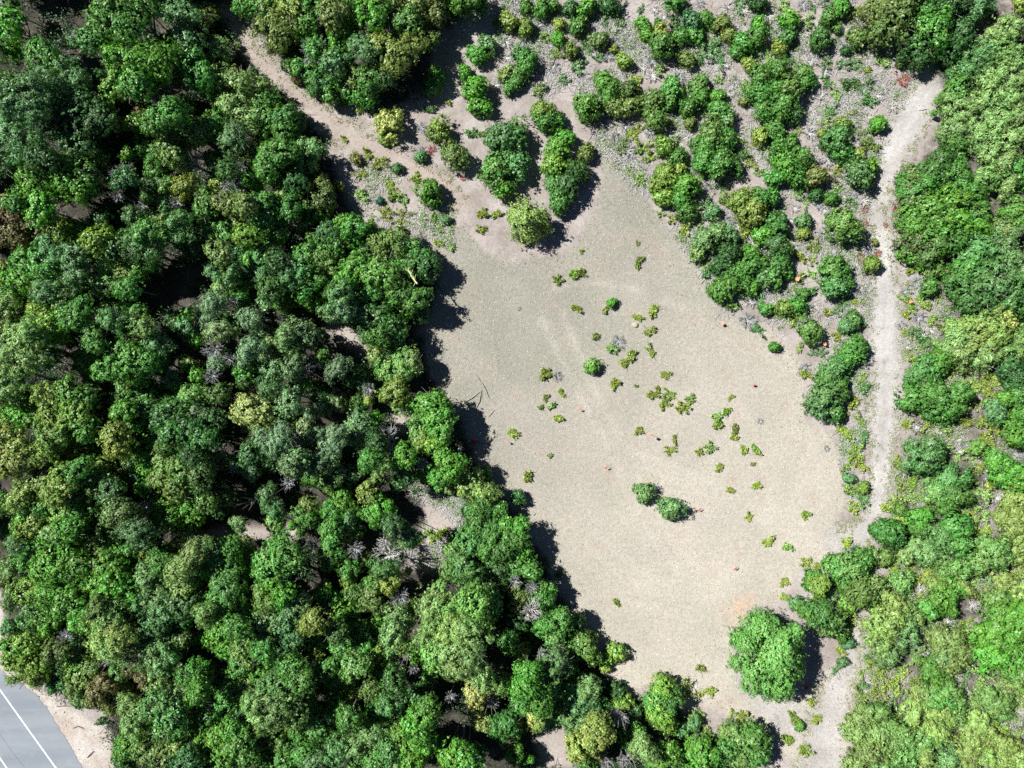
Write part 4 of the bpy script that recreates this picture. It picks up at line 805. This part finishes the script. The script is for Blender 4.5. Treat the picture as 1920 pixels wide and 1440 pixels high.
bundle('cloth_bundle', 879.5, 828, 0.09, (0.75, 0.73, 0.7, 1), 'small whitish scrap beside the red bundle', 'scrap')
bundle('cloth_bundle', 1512, 1289, 0.15, (0.55, 0.03, 0.06, 1), 'small dark red bundle in the shadow of the lone domed tree', 'bundle')
bundle('cloth_bundle', 1505, 1289, 0.10, (0.75, 0.72, 0.7, 1), 'whitish scrap beside the small dark red bundle', 'scrap')
bundle('cloth_bundle', 861, 843, 0.15, (0.42, 0.52, 0.78, 1), 'pale blue bundle at the foot of the wood edge', 'bundle')

# ---------------------------------------------------------------- stones and fallen sticks
def stone(px, py, r, label, col=(0.62, 0.6, 0.56, 1)):
    import bmesh
    rng = random.Random(int(px * 7)); bm = bmesh.new(); bmesh.ops.create_icosphere(bm, subdivisions=2, radius=1)
    for v in bm.verts: v.co = Vector((v.co.x * r * 1.2, v.co.y * r * 0.9, v.co.z * r * 0.55)) * rng.uniform(0.85, 1.12)
    for v in bm.verts: v.co.z += r * 0.3
    me = bpy.data.meshes.new('stone'); bm.to_mesh(me); bm.free(); me.materials.append(M_TWIG)
    x, y = ground_at(px, py); o = new_obj('stone', me, col=col); o.location = (x, y, 0); return tag(o, label, 'stone', 'loose pale stones')
stone(1297, 1285, 0.13, 'pale stone above the yellowish scrub by the bottom dirt track')
stone(1305, 1288, 0.10, 'smaller pale stone beside the stone over the yellowish scrub')
stone(840, 596, 0.11, 'white stone at the tip of the wood shadow')
stone(838, 609, 0.09, 'small white stone just below the one at the shadow tip')
stone(1190, 609, 0.26, 'flat straw coloured stone amid the turf scrub', (0.5, 0.44, 0.32, 1))
stone(1247, 1218, 0.08, 'small white stone alone on the lower turf', (0.7, 0.68, 0.65, 1))
stone(1232, 1228, 0.06, 'tiny white stone near the small white stone on lower turf', (0.7, 0.68, 0.65, 1))
stone(119, 1335, 0.10, 'pale stone on the gravel verge beside the paved road', (0.6, 0.57, 0.53, 1))

def fallen(pts, r, label, twigs=0, col=(0.30, 0.27, 0.24, 1)):
    rng = np.random.default_rng(int(pts[0][0])); P = [np.array([*ground_at(x, y), r * 1.1 + 0.05 * (i % 2)]) for i, (x, y) in enumerate(pts)]
    o0 = P[0].copy(); o0[2] = 0; P = [p - o0 for p in P]; A, B, ra, rb = [], [], [], []
    for i, (a, b) in enumerate(zip(P, P[1:])):
        A.append(a); B.append(b); ra.append(r * (1 - 0.5 * i / len(P))); rb.append(r * (1 - 0.5 * (i + 1) / len(P)))
        for _ in range(twigs):
            s = a + (b - a) * rng.random(); d = unit((b - a) + rng.normal(0, 0.7, 3) * np.linalg.norm(b - a)); d[2] = abs(d[2]) * 0.3
            A.append(s); B.append(s + d * rng.uniform(0.25, 0.7)); ra.append(r * 0.4); rb.append(r * 0.15)
    V, F = sticks(np.array(A), np.array(B), np.array(ra), np.array(rb), rng, 5)
    o = new_obj('fallen_branch', mesh_np('fallen_branch', V, F, [M_TWIG], rng.random(len(F))), col=col); o.location = o0
    return tag(o, label, 'branch', 'fallen branches')
fallen([(870, 754), (885, 746), (900, 734)], 0.045, 'pale forked branch on turf, its tip against the other branches', 1)
fallen([(903, 731), (899, 752), (890, 771)], 0.040, 'long upright branch crossing the forked one', 1)
fallen([(904, 718), (911, 732), (917, 748)], 0.035, 'twiggy branch at the top of the crossing branches', 3)
fallen([(892, 702), (898, 711), (905, 722)], 0.025, 'thin stick above the crossing branches', 0)
fallen([(915, 782), (921, 775), (927, 769)], 0.035, 'short straight stick below the crossing branches', 0)
fallen([(999, 967), (1001, 964), (1004, 962)], 0.04, 'stubby pale log at the edge of the wood shadow', 0, (0.45, 0.42, 0.38, 1))
fallen([(1190, 699), (1196, 702), (1203, 705)], 0.022, 'thin stick lying between scrubs on the turf', 0)
fallen([(107, 1324), (120, 1323), (132, 1324)], 0.045, 'dark branch on the top of the gravel verge', 1, (0.13, 0.10, 0.08, 1))
fallen([(137, 1365), (147, 1361), (158, 1366)], 0.035, 'bent brown branch in the middle of the gravel verge', 1, (0.16, 0.12, 0.09, 1))
fallen([(164, 1420), (170, 1414), (176, 1408)], 0.04, 'dark straight stick low on the gravel verge', 0, (0.10, 0.08, 0.07, 1))
fallen([(1722, 206), (1730, 206), (1738, 204)], 0.04, 'bleached stick on the dirt road by the tall crowns', 0, (0.5, 0.48, 0.45, 1))
fallen([(792, 542), (783, 531), (776, 517)], 0.07, 'pale yellow bare bough leaning out of the wood edge', 9, (0.50, 0.54, 0.26, 1)).location.z = 3.6

# ---------------------------------------------------------------- what nobody could count: litter, weeds, grass, the wood beyond the frame
def scatter(poly, n, rng, clump=0.0, avoid=()):
    P = w2(poly); lo, hi = P.min(0), P.max(0); lo = np.maximum(lo, [-50, -40]); hi = np.minimum(hi, [50, 40])
    got = []
    while sum(map(len, got)) < n:
        q = rng.uniform(lo, hi, (n * 2, 2)); keep = signed(q[:, 0], q[:, 1], poly) > 0
        if clump:
            f = np.sin(q[:, 0] * 0.9 + 1.3 * np.sin(q[:, 1] * 0.6)) + np.sin(q[:, 1] * 1.1 + 1.7 * np.sin(q[:, 0] * 0.45 + 2)) + rng.normal(0, 0.7, len(q))
            keep &= f > clump
        if poly is WOODFLOOR:
            for b_ in BARE: keep &= signed(q[:, 0], q[:, 1], b_) < 0
        for line, marg in avoid: keep &= band(q[:, 0], q[:, 1], line) < -marg
        got.append(q[keep])
    return np.concatenate(got)[:n]
rng = np.random.default_rng(77)
ROADS = ((TRACK_MAIN, 0.1), (TRACK_LOW, 0.1), (PATH, 0.0))
def twig_field(n, polys, lo, hi):
    A, B = [], []
    for poly, share in polys:
        q = scatter(poly, int(n * share), rng, 0.15, ROADS); a = rng.uniform(0, 6.283, len(q)); l = rng.uniform(lo, hi, len(q))
        z0 = rng.uniform(0.0, 0.07, len(q)); z1 = rng.uniform(0.01, 0.3, len(q)) * l
        A.append(np.stack([q[:, 0], q[:, 1], z0], 1)); B.append(np.stack([q[:, 0] + np.cos(a) * l, q[:, 1] + np.sin(a) * l, z1], 1))
    A = np.concatenate(A); B = np.concatenate(B); r = rng.uniform(0.012, 0.030, len(A))
    V, F = sticks(A, B, r, r * 0.5, rng)
    return V, F, np.repeat(rng.random(len(A)), 3)
V, F, a = twig_field(40000, ((SLOPE, 0.65), (STRIP, 0.05), (RIGHTSIDE, 0.25), (GAP, 0.03), (WESTSCRUB, 0.02)), 0.2, 0.75)
tag(new_obj('dry_twigs', mesh_np('dry_twigs', V, F, [M_TWIG], a), col=(0.44, 0.437, 0.435, 1)), kind='stuff')
V, F, a = twig_field(9000, ((WOODFLOOR, 1.0),), 0.3, 1.3)
tag(new_obj('fallen_twigs', mesh_np('fallen_twigs', V, F, [M_TWIG], a), col=(0.24, 0.215, 0.20, 1)), kind='stuff')

def weeds(n, polys, per, spread, L, W, h):
    P = []
    for poly, share in polys:
        q = scatter(poly, int(n * share), rng, 0.5, ROADS); s = rng.uniform(0.5, 1.3, (len(q), 1, 1)) * spread
        c = np.concatenate([q, np.zeros((len(q), 1))], 1)[:, None] + rng.normal(0, 1, (len(q), per, 3)) * s * np.array([1, 1, 0])
        c[:, :, 2] = np.abs(rng.normal(0, 1, (len(q), per))) * h + 0.03
        P.append(c.reshape(-1, 3))
    P = np.concatenate(P); N = unit(rng.normal(0, 0.6, P.shape) + np.array([0, 0, 0.9]))
    V, F = leaves(P, N, L, W, rng)
    return V, F, rng.random(len(P))
V, F, a = weeds(2600, ((SLOPE, 0.5), (STRIP, 0.08), (RIGHTSIDE, 0.34), (GAP, 0.03), (WESTSCRUB, 0.05)), 22, 0.2, 0.13, 0.06, 0.13)
tag(new_obj('weeds', mesh_np('weeds', V, F, [M_LEAF], a), col=tone('pg')), kind='stuff')
V, F, a = weeds(1400, ((RIGHTSIDE, 0.8), (SLOPE, 0.2)), 26, 0.24, 0.14, 0.07, 0.16)
tag(new_obj('yellow_weeds', mesh_np('yellow_weeds', V, F, [M_LEAF], a), col=tone('yp')), kind='stuff')
V, F, a = weeds(9000, ((WOODFLOOR, 1.0),), 24, 0.28, 0.17, 0.09, 0.4)
tag(new_obj('undergrowth', mesh_np('undergrowth', V, F, [M_LEAF], a), col=(0.030, 0.085, 0.024, 1)), kind='stuff')
q = scatter(CLEARING, 30000, rng); P = np.concatenate([q, rng.uniform(0.006, 0.02, (len(q), 1))], 1)
V, F = leaves(P, unit(rng.normal(0, 0.45, P.shape) + np.array([0, 0, 0.9])), 0.11, 0.05, rng)
tag(new_obj('dry_grass', mesh_np('dry_grass', V, F, [M_TWIG], rng.random(len(P))), col=(0.42, 0.395, 0.315, 1)), kind='stuff')

# crumbs of stone over the open ground, thicker on the tracks and beside the paved road
q = np.concatenate([scatter(CLEARING, 5000, rng), scatter(SLOPE, 3500, rng), scatter([(1590, 140), (1780, 140), (1720, 700), (1680, 1000), (1560, 1040), (1620, 700)], 2500, rng), scatter(SHOULDER, 3500, rng), scatter([(1330,1060),(1560,1010),(1600,1180),(1600,1440),(1480,1440),(1380,1300)], 1500, rng)])
q = q[signed(q[:, 0], q[:, 1], ASPHALT) < rng.uniform(-0.5, 0.35, len(q))]
r = rng.uniform(0.012, 0.034, len(q)) * np.where(rng.random(len(q)) < 0.04, 1.8, 1)
A = np.concatenate([q, np.zeros((len(q), 1))], 1); d = rng.normal(0, 1, (len(q), 3)); d[:, 2] = 0; d = unit(d)
V, F = sticks(A - d * r[:, None] * 0.8 + np.array([0, 0, 0.03]) * (signed(q[:, 0], q[:, 1], ASPHALT) > 0)[:, None], A + d * r[:, None] * 0.8 + np.stack([0 * r, 0 * r, r * 0.4], 1) + np.array([0, 0, 0.03]) * (signed(q[:, 0], q[:, 1], ASPHALT) > 0)[:, None], r, r * 0.7, rng, 5)
tag(new_obj('gravel', mesh_np('gravel', V, F, [M_TWIG], np.repeat(rng.random(len(q)), 5)), col=(0.38, 0.365, 0.335, 1)), kind='stuff')
# seedlings and leaf litter where the bushes meet the turf
q = scatter([(x, y) for x, y in CLEARING], 60000, rng); ed = signed(q[:, 0], q[:, 1], CLEARING); q = q[rng.random(len(q)) < 0.22 * np.exp(-ed / 0.7)]
P = np.concatenate([q, rng.uniform(0.01, 0.06, (len(q), 1))], 1)
V, F = leaves(P, unit(rng.normal(0, 0.5, P.shape) + np.array([0, 0, 0.9])), 0.12, 0.05, rng)
tag(new_obj('leaf_litter', mesh_np('leaf_litter', V, F, [M_TWIG], rng.random(len(P))), col=(0.17, 0.16, 0.10, 1)), kind='stuff')

# grass and small weeds creeping in from the edges of the tracks
P = []
for line, n in ((TRACK_MAIN, 900), (TRACK_LOW, 260), (PATH, 500)):
    for _ in range(n):
        i = rng.integers(len(line) - 1); t = rng.random(); a_, b_ = line[i], line[i + 1]; x, y = ground_at(a_[0] + (b_[0] - a_[0]) * t, a_[1] + (b_[1] - a_[1]) * t)
        d = np.array([b_[0] - a_[0], -(b_[1] - a_[1])], float); d /= np.linalg.norm(d); w = (a_[2] + (b_[2] - a_[2]) * t) * S + rng.normal(0.12, 0.3); sgn = 1 if rng.random() < 0.5 else -1
        c = np.array([x - d[1] * w * sgn, y + d[0] * w * sgn, 0.03]); P.append(c + rng.normal(0, 0.10, (9, 3)) * np.array([1, 1, 0.25]))
P = np.concatenate(P); P[:, 2] = np.abs(P[:, 2]) + 0.012
V, F = leaves(P, unit(rng.normal(0, 0.6, P.shape) + np.array([0, 0, 0.9])), 0.12, 0.05, rng)
tag(new_obj('verge_grass', mesh_np('verge_grass', V, F, [M_LEAF], rng.random(len(P))), col=(0.25, 0.275, 0.12, 1)), kind='stuff')

# trees past the edges of the photograph, one mass
VV, FF, AA, o_ = [], [], [], 0
src = []
for j in range(4):
    me = CROWN['m'][j % 4][1]; n = len(me.vertices); v = np.empty(n * 3, np.float32); me.vertices.foreach_get('co', v); v = v.reshape(-1, 3)
    k = int((v[:, 2] > -1.2).sum() // 4 * 4); k = min(k, 4 * 4000); src.append(v[:k])
ring = []
for k in range(200):
    side = rng.random()
    if side < 0.34: px, py = rng.uniform(-330, -45), rng.uniform(-200, 1060)
    elif side < 0.62: px, py = rng.uniform(-200, 800), rng.uniform(-230, -45)
    elif side < 0.80: px, py = rng.uniform(1650, 2100), rng.uniform(-200, -50) if rng.random() < 0.5 else rng.uniform(1490, 1600)
    elif side < 0.9: px, py = rng.uniform(1975, 2150), rng.uniform(0, 1440)
    else: px, py = rng.uniform(330, 1400), rng.uniform(1490, 1640)
    ring.append((px, py))
for px, py in ring:
    v = src[rng.integers(4)].copy(); sc_ = rng.uniform(1.1, 2.0); a = rng.uniform(0, 6.283); z = rng.uniform(2.2, 4.2)
    x, y = ground_at(px, py, z); c, s = math.cos(a) * sc_, math.sin(a) * sc_
    w = np.stack([v[:, 0] * c - v[:, 1] * s + x, v[:, 0] * s + v[:, 1] * c + y, v[:, 2] * sc_ + z], 1)
    VV.append(w); n = len(w) // 4; FF.append(np.arange(4 * n).reshape(-1, 4) + o_); AA.append(rng.random(n)); o_ += len(w)
tag(new_obj('surrounding_wood', mesh_np('surrounding_wood', np.concatenate(VV), np.concatenate(FF), [M_LEAF], np.concatenate(AA)), col=tone('md')), kind='stuff')

# ---------------------------------------------------------------- labels: tone, size, kind and where it stands among things one can find
MARKS = [(40, 1380, 'paved road'), (160, 1360, 'gravel verge'), (50, 1225, 'brightest roadside tree'), (885, 1318, 'golden yellow tree'), (850, 1175, 'huge pale crown in the wood'),
         (727, 827, 'biggest dead tree'), (730, 1042, 'white-stemmed dead tree'), (480, 787, 'pale yellow tree in the wood'), (103, 604, 'lime bright tree'), (42, 415, 'russet tree'),
         (335, 530, 'black hollow in the wood'), (425, 22, 'top end of the footpath'), (540, 165, 'middle of the footpath'), (731, 235, 'yellowish domed bush on the footpath'), (592, 98, 'dead starburst by the footpath'),
         (275, 950, 'bleached starburst in the wood'), (945, 285, 'tall twin grove'), (985, 415, 'pale round bush on the turf'), (1297, 40, 'dark teal dome'), (1692, 152, 'red shrub'),
         (1690, 240, 'widest part of the dirt road'), (1642, 392, 'narrow neck of the dirt road'), (1640, 950, 'bend of the dirt road'), (1222, 815, 'tall marker flag'), (1232, 936, 'pair of cool domed bushes'),
         (1440, 1220, 'lone domed tree'), (1730, 852, 'round crown beside the dirt road'), (1850, 612, 'yellowish spreading crown'), (1780, 1212, 'greyish spreading crown'), (1890, 1185, 'vivid green crowns'),
         (900, 745, 'crossing fallen branches'), (889, 828, 'red bundle'), (820, 950, 'twig-strewn gap'), (110, 25, 'black corner of the wood'), (1110, 687, 'little tree with a round shadow'),
         (1565, 520, 'twin domes beside the dirt road'), (1740, 70, 'darkest spreading crowns'), (1400, 600, 'grey shrub at the turf edge'), (1105, 1385, 'yellow-green cushion at the wood foot'), (235, 328, 'grey snag of the upper wood'),
         (405, 670, 'grey snags of the middle wood'), (1540, 1385, 'bottom dirt track'), (783, 530, 'yellow bare bough'), (255, 130, 'bright flat-topped crown'), (460, 195, 'pale crown over the footpath'),
         (527, 1052, 'dense green dome in the wood'), (287, 1150, 'cool towering crown'), (1100, 195, 'first dome of the bush row'), (1388, 390, 'olive thicket'), (1480, 175, 'domes of the upper slope'),
         (1230, 750, 'scrub knot amid the turf'), (1160, 640, 'dead shrub amid the turf'), (1840, 500, 'broadest cool crown'), (750, 1120, 'grey snag by the huge pale crown'), (640, 630, 'bare streak in the wood'), (1390, 1395, 'pale dome at the bottom track'),
         (540, 1300, 'crowns of the lower wood'), (380, 1330, 'olive hollow of the lower wood'), (1750, 1330, 'tangled crowns of the lower belt')]
ORD = ['', 'second ', 'third ', 'fourth ', 'fifth ', 'sixth ', 'seventh ', 'eighth ', 'ninth ', 'tenth ', 'eleventh ', 'twelfth ', 'thirteenth ']
def size_word(s):
    return 'tiny' if s < 9 else 'small' if s < 17 else 'mid-sized' if s < 28 else 'large' if s < 46 else 'huge'
BYHAND = {}
groups = defaultdict(list)
for t in THINGS:
    o, name, word, tl, px, py, s = t
    best = min((m for m in MARKS if math.hypot(m[0] - px, m[1] - py) > 0.35 * s + 12), key=lambda m: math.hypot(m[0] - px, m[1] - py))
    dx, dy = px - best[0], py - best[1]
    side = ('shadeward of' if dx > 0 else 'sunward of') if abs(dx) > abs(dy) else ('below' if dy > 0 else 'above')
    d = math.hypot(dx, dy)
    groups[(size_word(s), TONE_WORD[tl], word, side, best[2])].append((d, t))
for (sz, tw, word, side, mark), lst in groups.items():
    lst.sort(key=lambda e: e[0])
    for i, (d, t) in enumerate(lst):
        # counted outward from the named thing
        rel = f'{side} the {mark}'
        t[0]['label'] = f'{ORD[min(i, 12)]}{sz} {tw} {word} {rel}'
